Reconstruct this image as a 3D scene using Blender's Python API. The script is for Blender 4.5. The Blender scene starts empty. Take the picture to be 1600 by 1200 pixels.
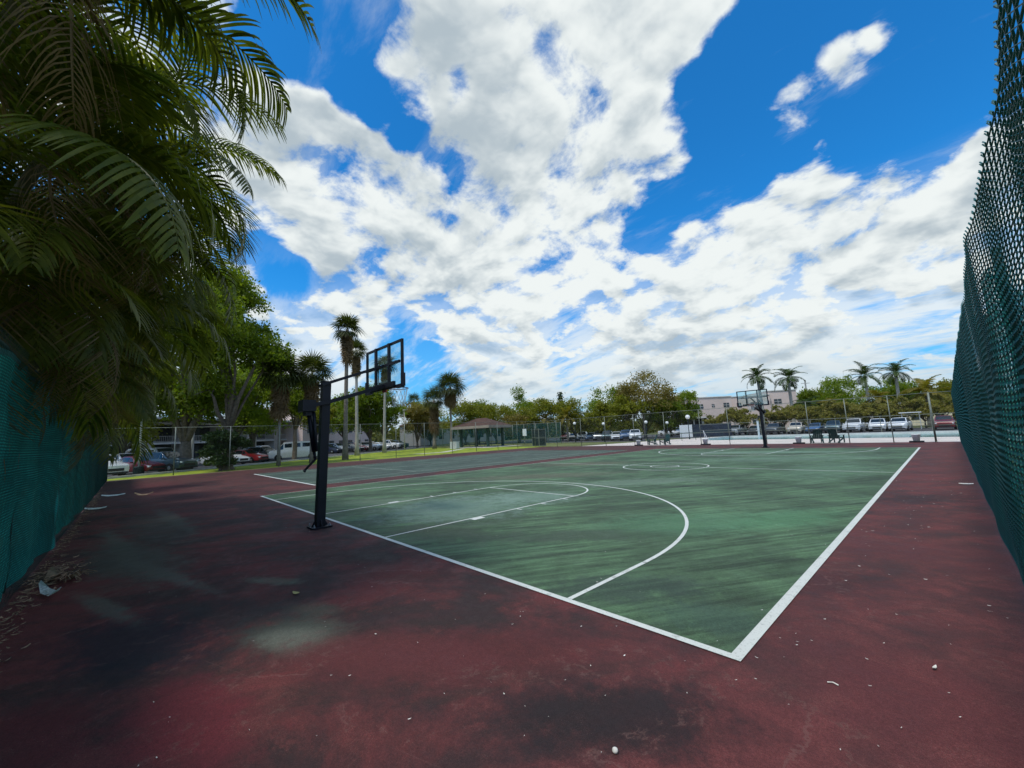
import bpy, math, random
import numpy as np
from mathutils import Vector, Matrix

R = math.radians
scene = bpy.context.scene
COL = scene.collection
rng = np.random.default_rng(7)
random.seed(7)

# ------------------------------------------------------------------ camera
def setup_camera():
    yaw, pit, rol, f = -0.8165, 0.1231, -0.0457, 633.66
    right = Vector((math.cos(yaw), -math.sin(yaw), 0)); fh = Vector((math.sin(yaw), math.cos(yaw), 0)); z = Vector((0, 0, 1))
    fwd = fh * math.cos(pit) + z * math.sin(pit); up = z * math.cos(pit) - fh * math.sin(pit)
    r2 = right * math.cos(rol) + up * math.sin(rol); u2 = up * math.cos(rol) - right * math.sin(rol)
    cd = bpy.data.cameras.new('camera'); cam = bpy.data.objects.new('camera', cd); COL.objects.link(cam)
    cd.sensor_fit = 'HORIZONTAL'; cd.sensor_width = 36; cd.lens = 36 * f / 1600
    cd.clip_start = 0.03; cd.clip_end = 5000
    m = Matrix(((r2.x, u2.x, -fwd.x, 1.332), (r2.y, u2.y, -fwd.y, -3.469), (r2.z, u2.z, -fwd.z, 1.777), (0, 0, 0, 1)))
    cam.matrix_world = m
    scene.camera = cam
setup_camera()

# ------------------------------------------------------------------ node helper
class G:
    def __init__(s, nt): s.nt = nt
    def n(s, t, **k):
        nd = s.nt.nodes.new(t)
        for a, b in k.items(): setattr(nd, a, b)
        return nd
    def put(s, sock, v):
        if v is None: return
        if isinstance(v, bpy.types.NodeSocket): s.nt.links.new(v, sock)
        else: sock.default_value = v
    def m(s, op, a, b=None, c=None, clamp=False):
        nd = s.n('ShaderNodeMath', operation=op, use_clamp=clamp)
        s.put(nd.inputs[0], a); s.put(nd.inputs[1], b); s.put(nd.inputs[2], c)
        return nd.outputs[0]
    def v(s, op, a, b=None, scale=None):
        nd = s.n('ShaderNodeVectorMath', operation=op)
        s.put(nd.inputs[0], a); s.put(nd.inputs[1], b)
        if scale is not None: s.put(nd.inputs['Scale'], scale)
        return nd.outputs['Value'] if op in ('DOT_PRODUCT', 'LENGTH', 'DISTANCE') else nd.outputs[0]
    def noise(s, vec, scale, detail=4, rough=.55, dist=0, out='Fac'):
        nd = s.n('ShaderNodeTexNoise'); s.put(nd.inputs['Vector'], vec)
        for a, b in (('Scale', scale), ('Detail', detail), ('Roughness', rough), ('Distortion', dist)): s.put(nd.inputs[a], b)
        return nd.outputs[out]
    def mix(s, fac, a, b, blend='MIX'):
        nd = s.n('ShaderNodeMix', data_type='RGBA', blend_type=blend)
        s.put(nd.inputs[0], fac); s.put(nd.inputs[6], c4(a)); s.put(nd.inputs[7], c4(b))
        return nd.outputs[2]
    def mr(s, v, a, b, c=0., d=1., smooth=True):
        nd = s.n('ShaderNodeMapRange', interpolation_type='SMOOTHSTEP' if smooth else 'LINEAR')
        s.put(nd.inputs[0], v)
        for i, q in enumerate((a, b, c, d)): s.put(nd.inputs[i + 1], q)
        return nd.outputs[0]
    def mapping(s, vec, rot=(0, 0, 0), scale=(1, 1, 1), loc=(0, 0, 0)):
        nd = s.n('ShaderNodeMapping'); s.put(nd.inputs[0], vec)
        nd.inputs['Rotation'].default_value = rot; nd.inputs['Scale'].default_value = scale; nd.inputs['Location'].default_value = loc
        return nd.outputs[0]
def c4(c):
    if isinstance(c, (tuple, list)) and len(c) == 3: return (*c, 1)
    return c

# ------------------------------------------------------------------ world sky with clouds
SUN_EL, SUN_AZ = 64.0, 176.0      # azimuth measured from +Y towards +X
def setup_world():
    w = bpy.data.worlds.new('World'); scene.world = w; w.use_nodes = True
    nt = w.node_tree; nt.nodes.clear(); g = G(nt)
    out = g.n('ShaderNodeOutputWorld'); bg = g.n('ShaderNodeBackground'); nt.links.new(bg.outputs[0], out.inputs[0])
    bg.inputs[1].default_value = 0.1
    sky = g.n('ShaderNodeTexSky'); sky.sky_type = 'NISHITA'; sky.sun_disc = False
    sky.sun_elevation = R(SUN_EL); sky.sun_rotation = R(SUN_AZ); sky.air_density = 1.0; sky.dust_density = .3; sky.ozone_density = 3
    tc = g.n('ShaderNodeTexCoord'); d = g.v('NORMALIZE', tc.outputs['Generated'])
    sep = g.n('ShaderNodeSeparateXYZ'); nt.links.new(d, sep.inputs[0]); z = sep.outputs[2]
    zz = g.m('ADD', g.m('MAXIMUM', z, 0.0), 0.30)
    cb = g.n('ShaderNodeCombineXYZ')
    nt.links.new(g.m('DIVIDE', sep.outputs[0], zz), cb.inputs[0]); nt.links.new(g.m('DIVIDE', sep.outputs[1], zz), cb.inputs[1])
    p = cb.outputs[0]
    warp = g.v('SCALE', g.v('SUBTRACT', g.noise(p, 2.2, 3, .5, out='Color'), (.5, .5, .5)), scale=.16)
    p2 = g.v('ADD', p, warp)
    def puff(q, detail):
        f = g.noise(q, 4.2, detail, .63)
        vo = g.n('ShaderNodeTexVoronoi', feature='SMOOTH_F1', voronoi_dimensions='2D'); vo.inputs['Scale'].default_value = 8.5; vo.inputs['Smoothness'].default_value = .5
        g.put(vo.inputs['Vector'], g.v('ADD', q, g.v('SCALE', g.noise(q, 11, 4, .65, out='Color'), scale=.16)))
        return g.m('ADD', g.m('MULTIPLY', f, .80), g.m('MULTIPLY', g.m('SUBTRACT', .95, vo.outputs['Distance']), .19))
    n1 = puff(p2, 10)
    n2 = puff(g.v('SCALE', p2, scale=.945), 4)
    n3 = g.noise(g.mapping(p, (0, 0, R(35)), (1.0, 3.2, 1)), 1.9, 10, .66, .3)
    n4 = g.noise(p2, 1.25, 3, .5)
    # broad banks of cloud and open blue, by direction
    field = None
    for (x, y, zc, r, wgt) in CLOUDS:
        q = g.m('MULTIPLY', g.mr(g.v('DOT_PRODUCT', d, (x, y, zc)), math.cos(R(r * 1.25)), math.cos(R(r * .15))), wgt)
        field = q if field is None else g.m('ADD', field, q)
    field = g.m('MULTIPLY', g.m('MAXIMUM', g.m('MINIMUM', field, .12), -.20), 1.0)
    dens = g.m('ADD', g.m('ADD', n1, field), .02)
    cov = g.mr(dens, .485, .635)
    wisp = g.m('MULTIPLY', g.mr(g.m('ADD', n3, g.m('MULTIPLY', field, .45)), .47, .85), .6)
    low = g.m('MULTIPLY', g.mr(z, .45, .12), .95)
    mask = g.m('MAXIMUM', g.m('MAXIMUM', cov, wisp), g.m('MULTIPLY', low, g.mr(g.m('ADD', n3, g.m('MULTIPLY', field, .8)), .30, .56)))
    lit = g.mr(g.m('ADD', g.m('ADD', g.m('MULTIPLY', g.m('SUBTRACT', n1, n2), 1.8), g.m('MULTIPLY', g.m('SUBTRACT', .64, dens), 1.3)), g.m('MULTIPLY', g.m('SUBTRACT', .5, n4), 1.3)), -.36, .14)
    cl = g.mix(lit, (2.75, 3.25, 3.6), (5.35, 5.65, 5.6))
    cl = g.mix(g.mr(z, .20, .0), cl, (3.6, 4.3, 4.8))
    blue = g.mix(1.0, sky.outputs[0], (0.11, .76, 1.20), 'MULTIPLY')
    blue = g.mix(g.mr(z, .38, .02, 0, .6), blue, (1.3, 3.0, 4.9))
    nt.links.new(g.mix(mask, blue, cl), bg.inputs[0])
CLOUDS = []
def cl_list():
    # (pixel-free) bearings: azimuth east of +Y, elevation, radius, weight
    L = CLOUDPOS
    for az, el, r, wgt in L:
        a, e = R(az), R(el)
        CLOUDS.append((math.sin(a) * math.cos(e), math.cos(a) * math.cos(e), math.sin(e), r, wgt))
CLOUDPOS = [(-78.1, 36.0, 6.2, 0.16), (-75.0, 32.9, 6.9, 0.14), (-67.7, 29.2, 11.1, 0.17), (-55.2, 30.2, 13.8, 0.17), (-39.5, 34.8, 11.0, 0.17), (-38.1, 28.0, 10.8, 0.14), (-51.6, 24.7, 12.8, 0.14), (-44.3, 46.9, 9.9, 0.16), (-29.5, 46.3, 9.9, 0.15), (-18.2, 44.6, 5.0, 0.1), (-59.4, 44.4, 4.2, 0.1), (-23.0, 35.1, 4.4, 0.14), (-60.6, 35.6, 4.2, 0.06), (-14.3, 18.3, 10.5, 0.17), (-21.8, 16.0, 10.0, 0.14), (-6.9, 21.8, 7.1, 0.14), (-4.2, 16.9, 7.8, 0.14), (2.0, 23.2, 5.5, 0.15), (1.8, 15.5, 6.4, 0.13), (-28.6, 12.8, 9.8, 0.1), (-69.3, 17.5, 5.5, 0.12), (-48.4, 10.7, 8.0, 0.1), (-10.7, 10.1, 9.6, 0.09), (-67.7, 15.1, 4.8, 0.08), (-5.3, 33.1, 4.6, 0.25), (-9.3, 33.3, 3.2, 0.22), (-1.6, 34.9, 3.4, 0.23), (0.7, 36.0, 1.9, 0.2), (6.0, 32.5, 2.0, 0.2), (-5.5, 27.5, 3.2, 0.18), (-15.9, 33.8, 1.7, 0.1), (-12.2, 24.3, 4.2, 0.05), (-76.9, 44.1, 4.3, -0.22), (-67.7, 41.1, 3.2, -0.2), (-71.2, 44.4, 4.2, -0.15), (-62.4, 40.0, 3.8, -0.24), (-55.6, 42.4, 3.6, -0.14), (-55.0, 34.2, 3.5, -0.26), (-48.7, 43.1, 4.7, -0.12), (-60.6, 36.7, 3.0, -0.22), (-38.1, 39.4, 2.9, -0.14), (-67.7, 22.4, 3.4, -0.06), (-26.6, 33.6, 3.4, -0.12), (-14.9, 35.7, 7.5, -0.24), (-8.3, 28.9, 5.9, -0.18), (1.4, 31.4, 8.2, -0.26), (5.2, 32.3, 6.6, -0.22), (-6.7, 39.3, 7.2, -0.16), (-16.7, 28.4, 4.4, -0.16), (-24.8, 26.7, 4.7, -0.15), (-1.1, 28.2, 4.7, -0.12), (-76.2, 20.6, 3.1, -0.2), (-72.5, 20.3, 3.6, -0.1), (-61.0, 11.0, 6.0, -0.16), (-56.7, 8.3, 5.3, -0.12), (-46.0, 22.1, 4.3, -0.1), (-52.7, 18.8, 4.3, -0.07), (-2.3, 11.4, 5.1, -0.14), (-5.3, 11.8, 3.7, -0.06), (-64.4, 20.2, 4.8, -0.08), (-37.6, 9.2, 4.4, -0.06), (-31.5, 38.5, 2.9, -0.1), (-31.2, 23.2, 3.3, -0.08)]
#CLOUDPOS_INSERT
cl_list(); setup_world(); scene.world.cycles.sampling_method = 'NONE'

sl = bpy.data.lights.new('sun', 'SUN'); sl.energy = 1.7; sl.angle = R(13); sl.color = (1, .95, .87)
so = bpy.data.objects.new('sun', sl); COL.objects.link(so); so.location = (0, 0, 50)
_sd = Vector((math.sin(R(SUN_AZ)) * math.cos(R(SUN_EL)), math.cos(R(SUN_AZ)) * math.cos(R(SUN_EL)), math.sin(R(SUN_EL))))
so.rotation_euler = _sd.to_track_quat('Z', 'Y').to_euler()
scene.view_settings.view_transform = 'Standard'; scene.view_settings.look = 'None'
scene.view_settings.exposure = 0.7; scene.view_settings.gamma = 1.0
scene.render.engine = 'CYCLES'
scene.cycles.transparent_max_bounces = 16
scene.cycles.max_bounces = 5

# ------------------------------------------------------------------ materials
MATS = {}
def mat(name, color, rough=.7, var=.25, scale=3., metal=0., bump=0., spec=.35, vcol=None, bscale=None, trans=0.):
    if name in MATS: return MATS[name]
    m = bpy.data.materials.new(name); m.use_nodes = True; nt = m.node_tree; g = G(nt)
    b = nt.nodes['Principled BSDF']
    tc = g.n('ShaderNodeTexCoord'); vec = tc.outputs['Object']
    n = g.noise(vec, scale, 5, .6)
    lo = tuple(c * (1 - var) for c in color); hi = tuple(c * (1 + var) for c in (vcol or color))
    nt.links.new(g.mix(g.mr(n, .3, .7), lo, hi), b.inputs['Base Color'])
    b.inputs['Roughness'].default_value = rough; b.inputs['Metallic'].default_value = metal; b.inputs['Specular IOR Level'].default_value = spec
    if bump:
        bp = g.n('ShaderNodeBump'); bp.inputs['Strength'].default_value = bump; bp.inputs['Distance'].default_value = .02
        nt.links.new(g.noise(vec, bscale or scale * 6, 4, .6), bp.inputs['Height']); nt.links.new(bp.outputs[0], b.inputs['Normal'])
    MATS[name] = m
    return m
def leafmat(name, color, color2, trans=.35, clump=.8, rough=.55):
    if name in MATS: return MATS[name]
    m = bpy.data.materials.new(name); m.use_nodes = True; nt = m.node_tree; g = G(nt)
    b = nt.nodes['Principled BSDF']; out = nt.nodes['Material Output']
    geo = g.n('ShaderNodeNewGeometry'); tc = g.n('ShaderNodeTexCoord')
    n = g.noise(tc.outputs['Object'], clump, 3, .5)
    f = g.m('ADD', g.m('MULTIPLY', g.mr(n, .3, .7), .6), g.m('MULTIPLY', geo.outputs['Random Per Island'], .4))
    c = g.mix(f, color, color2)
    nt.links.new(c, b.inputs['Base Color']); b.inputs['Roughness'].default_value = rough; b.inputs['Specular IOR Level'].default_value = .3
    t = g.n('ShaderNodeBsdfTranslucent'); nt.links.new(g.mix(1., c, (1.3, 1.35, .5), 'MULTIPLY'), t.inputs[0])
    mx = g.n('ShaderNodeMixShader'); mx.inputs[0].default_value = trans
    nt.links.new(b.outputs[0], mx.inputs[1]); nt.links.new(t.outputs[0], mx.inputs[2]); nt.links.new(mx.outputs[0], out.inputs[0])
    MATS[name] = m
    return m
def glassmat(name, tint, clear=.8, rough=.03):
    m = bpy.data.materials.new(name); m.use_nodes = True; nt = m.node_tree; g = G(nt); nt.nodes.clear()
    out = g.n('ShaderNodeOutputMaterial'); tr = g.n('ShaderNodeBsdfTransparent'); tr.inputs[0].default_value = c4(tint)
    gl = g.n('ShaderNodeBsdfGlossy'); gl.inputs['Roughness'].default_value = rough; gl.inputs[0].default_value = (.9, 1, 1, 1)
    df = g.n('ShaderNodeBsdfDiffuse'); df.inputs[0].default_value = (.45, .55, .55, 1)
    tc = g.n('ShaderNodeTexCoord'); n = g.noise(tc.outputs['Object'], 6, 4, .7)
    m1 = g.n('ShaderNodeMixShader'); m1.inputs[0].default_value = 1 - clear
    m2 = g.n('ShaderNodeMixShader'); nt.links.new(g.mr(n, .45, .8, .01, .08), m2.inputs[0])
    nt.links.new(tr.outputs[0], m1.inputs[1]); nt.links.new(gl.outputs[0], m1.inputs[2])
    nt.links.new(m1.outputs[0], m2.inputs[1]); nt.links.new(df.outputs[0], m2.inputs[2]); nt.links.new(m2.outputs[0], out.inputs[0])
    return m

# stains of the old acrylic: x, y, rx, ry, angle, colour, strength
def stained(g, pos, base, stains, nz):
    c = base
    for (x, y, rx, ry, a, colr, st) in stains:
        q = g.mapping(g.v('ADD', pos, (-x, -y, 0)), (0, 0, 0), (1, 1, 1))
        rot = g.n('ShaderNodeVectorRotate', rotation_type='Z_AXIS'); g.put(rot.inputs[0], q); rot.inputs['Angle'].default_value = -R(a)
        q = g.v('MULTIPLY', rot.outputs[0], (1 / rx, 1 / ry, 0))
        dd = g.m('ADD', g.v('LENGTH', q), g.m('MULTIPLY', g.m('SUBTRACT', nz, .5), 2.6))
        c = g.mix(g.m('MULTIPLY', g.mr(dd, 1.15, .35), st), c, colr)
    return c
def streaky(g, pos, ang, sx=.22, sy=1.6, scale=1., detail=6):
    rot = g.n('ShaderNodeVectorRotate', rotation_type='Z_AXIS'); g.put(rot.inputs[0], pos); rot.inputs['Angle'].default_value = -R(ang)
    return g.noise(g.v('MULTIPLY', rot.outputs[0], (sx, sy, 1)), scale, detail, .62, .35)
def grain(g, pos, c, amt):
    n1 = g.noise(pos, 190, 2, .8); n2 = g.noise(pos, 70, 3, .75); n3 = g.noise(pos, 24, 4, .75)
    for n, k in ((n1, 1.3), (n2, 1.1), (n3, .7)):
        c = g.mix(1., c, g.mix(g.mr(n, .32, .68, smooth=False), (1 - amt * k,) * 3, (1 + amt * k,) * 3), 'MULTIPLY')
    return c, n1
def court_red_mat():
    m = bpy.data.materials.new('red_acrylic'); m.use_nodes = True; nt = m.node_tree; g = G(nt); b = nt.nodes['Principled BSDF']
    geo = g.n('ShaderNodeNewGeometry'); pos = geo.outputs['Position']
    n1 = g.noise(pos, .6, 10, .68, .4); n2 = g.noise(pos, 2.4, 9, .72, .2); n3 = g.noise(pos, 7, 7, .7)
    c = g.mix(g.mr(n1, .38, .60), (.036, .020, .020), (.125, .030, .029))
    c = g.mix(g.m('MULTIPLY', g.mr(streaky(g, pos, 55, .5, 2.2, 1., 9), .47, .62), .6), c, (.034, .022, .019))
    c = g.mix(g.m('MULTIPLY', g.mr(n2, .52, .68), .55), c, (.145, .038, .036))
    sep = g.n('ShaderNodeSeparateXYZ'); nt.links.new(pos, sep.inputs[0])
    c = g.mix(g.m('MULTIPLY', g.mr(sep.outputs[0], -1.5, 1.2), .5), c, g.mix(g.mr(n2, .34, .66), (.078, .030, .030), (.180, .055, .055)))
    c = g.mix(g.m('MULTIPLY', g.mr(sep.outputs[0], -11, -24), .65), c, g.mix(g.mr(n2, .3, .7), (.038, .020, .018), (.085, .031, .027)))
    nz = g.m('ADD', g.m('MULTIPLY', n2, .6), g.m('MULTIPLY', n3, .4))
    c = stained(g, pos, c, RED_STAINS, nz)
    # tide marks of dried puddles
    tide = g.m('MULTIPLY', g.mr(g.m('ABSOLUTE', g.m('SUBTRACT', n1, .53)), .012, .002), g.mr(n3, .45, .6))
    c = g.mix(g.m('MULTIPLY', tide, .4), c, (.15, .085, .072))
    scratch = g.mr(streaky(g, pos, 20, .35, 16, 1., 5), .66, .74)
    c = g.mix(g.m('MULTIPLY', scratch, .35), c, (.17, .085, .075))
    # worn through to pale aggregate
    sp = g.m('MULTIPLY', g.mr(g.noise(pos, 130, 2, .85), .57, .68), g.mr(n2, .44, .64))
    c = g.mix(g.m('MULTIPLY', sp, .45), c, (.19, .155, .13))
    c, nf = grain(g, pos, c, .22)
    # hairline cracks
    vo = g.n('ShaderNodeTexVoronoi', feature='DISTANCE_TO_EDGE'); g.put(vo.inputs['Vector'], g.v('ADD', pos, g.v('SCALE', g.noise(pos, 2.5, 7, .75, out='Color'), scale=.35))); vo.inputs['Scale'].default_value = .30
    cr = g.m('MULTIPLY', g.mr(vo.outputs['Distance'], .004, .001), g.mr(n1, .48, .56))
    c = g.mix(g.m('MULTIPLY', cr, .45), c, (.17, .085, .075))
    nt.links.new(c, b.inputs['Base Color']); b.inputs['Specular IOR Level'].default_value = .22
    nt.links.new(g.mr(n2, .3, .7, .62, .85), b.inputs['Roughness'])
    bp = g.n('ShaderNodeBump'); bp.inputs['Strength'].default_value = .5; bp.inputs['Distance'].default_value = .004
    nt.links.new(nf, bp.inputs['Height']); nt.links.new(bp.outputs[0], b.inputs['Normal'])
    return m
def court_green_mat(name, lo, hi, dark, stains, dk=.7):
    m = bpy.data.materials.new(name); m.use_nodes = True; nt = m.node_tree; g = G(nt); b = nt.nodes['Principled BSDF']
    geo = g.n('ShaderNodeNewGeometry'); pos = geo.outputs['Position']
    n1 = g.noise(pos, .45, 10, .66, .3); n2 = g.noise(pos, 2.2, 9, .72, .2); n3 = g.noise(pos, 8, 7, .7)
    c = g.mix(g.mr(n1, .36, .62), lo, hi)
    s1 = streaky(g, pos, 57, .45, 3.2, 1.0, 10); s2 = streaky(g, pos, 48, .22, 1.3, 1.0, 10)
    c = g.mix(g.m('MULTIPLY', g.mr(s1, .46, .62), dk * .8), c, dark)
    c = g.mix(g.m('MULTIPLY', g.mr(s2, .49, .63), dk * .8), c, dark)
    s3 = streaky(g, pos, 60, .7, 10., 1.0, 9)
    c = g.mix(1., c, g.mix(g.mr(s3, .36, .64), (.70, .70, .70), (1.3, 1.3, 1.3)), 'MULTIPLY')
    c = g.mix(g.m('MULTIPLY', g.mr(n2, .53, .68), .4), c, tuple(x * 1.3 for x in hi))
    nz = g.m('ADD', g.m('MULTIPLY', n2, .6), g.m('MULTIPLY', n3, .4))
    c = stained(g, pos, c, stains, nz)
    sp = g.m('MULTIPLY', g.mr(g.noise(pos, 120, 2, .85), .58, .70), g.mr(n2, .42, .62))
    c = g.mix(g.m('MULTIPLY', sp, .35), c, (.20, .24, .19))
    scratch = g.mr(streaky(g, pos, 25, .35, 14, 1., 5), .66, .74)
    c = g.mix(g.m('MULTIPLY', scratch, .3), c, (.19, .25, .19))
    c, nf = grain(g, pos, c, .20)
    nt.links.new(c, b.inputs['Base Color']); b.inputs['Specular IOR Level'].default_value = .22
    nt.links.new(g.mr(n2, .3, .7, .6, .82), b.inputs['Roughness'])
    bp = g.n('ShaderNodeBump'); bp.inputs['Strength'].default_value = .4; bp.inputs['Distance'].default_value = .004
    nt.links.new(nf, bp.inputs['Height']); nt.links.new(bp.outputs[0], b.inputs['Normal'])
    return m
RED_STAINS = [
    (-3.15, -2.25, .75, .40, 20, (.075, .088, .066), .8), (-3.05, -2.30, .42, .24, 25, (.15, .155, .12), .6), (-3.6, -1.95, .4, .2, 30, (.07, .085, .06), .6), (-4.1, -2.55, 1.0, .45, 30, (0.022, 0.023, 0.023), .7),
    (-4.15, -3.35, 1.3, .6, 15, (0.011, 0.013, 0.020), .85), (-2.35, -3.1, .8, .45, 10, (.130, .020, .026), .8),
    (-9.5, -3.5, 3.4, .22, 6, (.11, .125, .095), .7), (-6.8, -3.05, 2.0, .16, 14, (.12, .13, .10), .65), (-5.6, -3.6, 1.2, .14, 16, (.11, .12, .09), .6), (-13, -2.6, 3.5, .25, 4, (.10, .11, .085), .6), (-5.0, -2.0, .5, .14, 30, (.10, .125, .085), .6),
    (-8.4, -3.4, 2.6, .7, 8, (.066, .070, .055), .8), (-11.5, -2.9, 3.2, .7, 5, (.056, .060, .048), .7),
    (-2.0, -1.7, 1.2, .5, 40, (0.085, 0.020, 0.020), .8), (-1.4, -1.1, .9, .5, 45, (0.088, 0.020, 0.020), .6),
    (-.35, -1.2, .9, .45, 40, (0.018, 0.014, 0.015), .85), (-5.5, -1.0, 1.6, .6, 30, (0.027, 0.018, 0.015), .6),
    (-4.0, -.8, 1.0, .35, 25, (0.102, 0.027, 0.024), .55), (-2.0, -1.75, 1.1, .4, 35, (.108, .028, .028), .5), (-2.85, -3.8, .7, .3, 20, (0.102, 0.015, 0.019), .7),
    (-18, -2.2, 5, 1.6, 5, (0.068, 0.020, 0.020), .6), (-25, -2.5, 6, 1.4, 0, (0.088, 0.020, 0.022), .7), (1.0, .2, .8, .9, 50, (0.129, 0.031, 0.033), .6),
    (1.1, 4.2, .8, 2.2, 90, (0.102, 0.031, 0.033), .5), (.7, 9, 1.6, .6, 60, (0.034, 0.020, 0.022), .7), (.2, 2.2, .8, .4, 60, (0.041, 0.020, 0.022), .6)]
GREEN_STAINS = [
    (-7.5, 2.6, 2.2, 2.2, 50, (.15, .23, .18), .7), (-7.0, 4.8, 1.6, 1.2, 30, (.18, .27, .21), .6), (-10.2, 2.0, 1.5, .8, 40, (.14, .19, .13), .5),
    (-5.4, .9, 1.5, .7, 20, (.05, .07, .042), .8), (-1.4, .7, 1.2, .5, 40, (.035, .055, .042), .75), (-.4, .55, .7, .4, 30, (.045, .085, .06), .6),
    (-2.2, 4.2, 2.2, 1.1, 55, (.085, .20, .10), .6), (-.9, 5.5, 1.6, .7, 70, (.085, .215, .10), .6), (-3.4, 2.1, 1.8, .5, 40, (.05, .075, .048), .8),
    (-6, 9, 3, 1, 50, (.15, .22, .15), .6), (-10.5, 9, 4, 1.2, 45, (.11, .11, .07), .6), (-12.5, 14.5, 3, 1.5, 40, (.10, .085, .055), .6),
    (-4, 20, 5, 2, 30, (.13, .21, .14), .5), (-7, 24.5, 6, 1.2, 10, (.17, .27, .19), .6), (-1.8, 15, 1.5, 4, 0, (.11, .20, .12), .5)]

M = {}
M['red'] = court_red_mat()
M['green'] = court_green_mat('green_acrylic', (.050, .086, .046), (.088, .164, .082), (.022, .032, .022), GREEN_STAINS, .6)
M['green2'] = court_green_mat('faded_green_acrylic', (.042, .066, .050), (.075, .118, .085), (.036, .034, .034), [], .7)
def linemat(name, colr, wear):
    m = bpy.data.materials.new(name); m.use_nodes = True; nt = m.node_tree; g = G(nt); b = nt.nodes['Principled BSDF']
    pos = g.n('ShaderNodeNewGeometry').outputs['Position']
    c = g.mix(g.noise(pos, 3, 4, .6), tuple(x * .8 for x in colr), colr)
    c = g.mix(g.m('MULTIPLY', g.mr(g.noise(pos, 45, 6, .75), .54, .68), wear), c, (.10, .13, .10))
    c = g.mix(g.m('MULTIPLY', g.mr(g.noise(pos, 5, 6, .7), .55, .70), wear), c, (.20, .22, .18))
    nt.links.new(c, b.inputs['Base Color']); b.inputs['Roughness'].default_value = .75
    return m
M['line'] = linemat('line_paint', (.70, .72, .66), .55)
M['line_thin'] = linemat('faded_line_paint', (.46, .52, .42), .8)

# ------------------------------------------------------------------ mesh builder
class MB:
    def __init__(s): s.v = []; s.f = []; s.k = 0
    def add(s, vs, fs):
        o = s.k
        s.v.append(np.asarray(vs, float).reshape(-1, 3)); s.k += len(s.v[-1])
        s.f += [tuple(i + o for i in f) for f in fs]
    def box(s, c, d, rz=0, taper=1., top_shift=(0, 0)):
        x, y, z = (q / 2 for q in d); vs = []
        for sz in (-1, 1):
            t = taper if sz > 0 else 1
            for sx, sy in ((-1, -1), (1, -1), (1, 1), (-1, 1)):
                px, py = sx * x * t, sy * y * t
                if sz > 0: px += top_shift[0]; py += top_shift[1]
                vs.append((c[0] + px * math.cos(rz) - py * math.sin(rz), c[1] + px * math.sin(rz) + py * math.cos(rz), c[2] + sz * z))
        s.add(vs, [(0, 3, 2, 1), (4, 5, 6, 7), (0, 1, 5, 4), (1, 2, 6, 5), (2, 3, 7, 6), (3, 0, 4, 7)])
    def tube(s, pts, rad, n=6, caps=True):
        pts = [Vector(p) for p in pts]
        if not hasattr(rad, '__len__'): rad = [rad] * len(pts)
        vs = []; prev = None
        for i, p in enumerate(pts):
            t = (pts[min(i + 1, len(pts) - 1)] - pts[max(i - 1, 0)]).normalized()
            a = prev if prev is not None else (Vector((0, 0, 1)) if abs(t.z) < .9 else Vector((1, 0, 0)))
            u = (a - t * a.dot(t)).normalized(); w = t.cross(u); prev = u
            for j in range(n):
                th = 2 * math.pi * j / n + math.pi / 4
                vs.append(p + (u * math.cos(th) + w * math.sin(th)) * rad[i])
        fs = []
        for i in range(len(pts) - 1):
            for j in range(n):
                a = i * n + j; b = i * n + (j + 1) % n
                fs.append((a, b, b + n, a + n))
        if caps: fs.append(tuple(range(n - 1, -1, -1))); fs.append(tuple(range((len(pts) - 1) * n, len(pts) * n)))
        s.add(vs, fs)
    def lathe(s, prof, c=(0, 0, 0), n=16, axis='Z'):
        vs = []; fs = []
        for r, z in prof:
            for j in range(n):
                a = 2 * math.pi * j / n
                q = (r * math.cos(a), r * math.sin(a), z)
                if axis == 'Y': q = (q[0], z, q[1])
                if axis == 'X': q = (z, q[0], q[1])
                vs.append((c[0] + q[0], c[1] + q[1], c[2] + q[2]))
        for i in range(len(prof) - 1):
            for j in range(n):
                fs.append((i * n + j, i * n + (j + 1) % n, (i + 1) * n + (j + 1) % n, (i + 1) * n + j))
        fs.append(tuple(range(n - 1, -1, -1))); fs.append(tuple(range((len(prof) - 1) * n, len(prof) * n)))
        s.add(vs, fs)
    def poly(s, pts, z):
        s.add([(x, y, z) for x, y in pts], [tuple(range(len(pts)))])
    def quad(s, a, b, c, d): s.add([a, b, c, d], [(0, 1, 2, 3)])
    def grid(s, P):           # P (ni, nj, 3)
        ni, nj = P.shape[:2]
        s.add(P.reshape(-1, 3), [(i * nj + j, i * nj + j + 1, (i + 1) * nj + j + 1, (i + 1) * nj + j) for i in range(ni - 1) for j in range(nj - 1)])
    def mesh(s, name, material, smooth=False):
        me = bpy.data.meshes.new(name)
        me.from_pydata(np.concatenate(s.v).tolist(), [], s.f)
        if smooth: me.polygons.foreach_set('use_smooth', [True] * len(me.polygons))
        me.materials.append(material); me.update()
        return me
    def build(s, name, material, parent=None, smooth=False):
        return link(name, s.mesh(name, material, smooth), parent)
def link(name, me, parent=None):
    o = bpy.data.objects.new(name, me); COL.objects.link(o)
    if parent is not None: o.parent = parent
    return o
def tag(o, label=None, cat=None, group=None, kind=None):
    if label: o['label'] = label
    if cat: o['category'] = cat
    if group: o['group'] = group
    if kind: o['kind'] = kind
    return o
def thing(name, label, cat, loc=(0, 0, 0), rz=0, group=None):
    o = bpy.data.objects.new(name, None); COL.objects.link(o); o.location = loc; o.rotation_euler = (0, 0, rz)
    o.empty_display_size = .2
    return tag(o, label, cat, group)
def kids(o): return KIDS.get(o.name, None) or [c for c in bpy.data.objects if c.parent == o]
KIDS = {}
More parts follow.
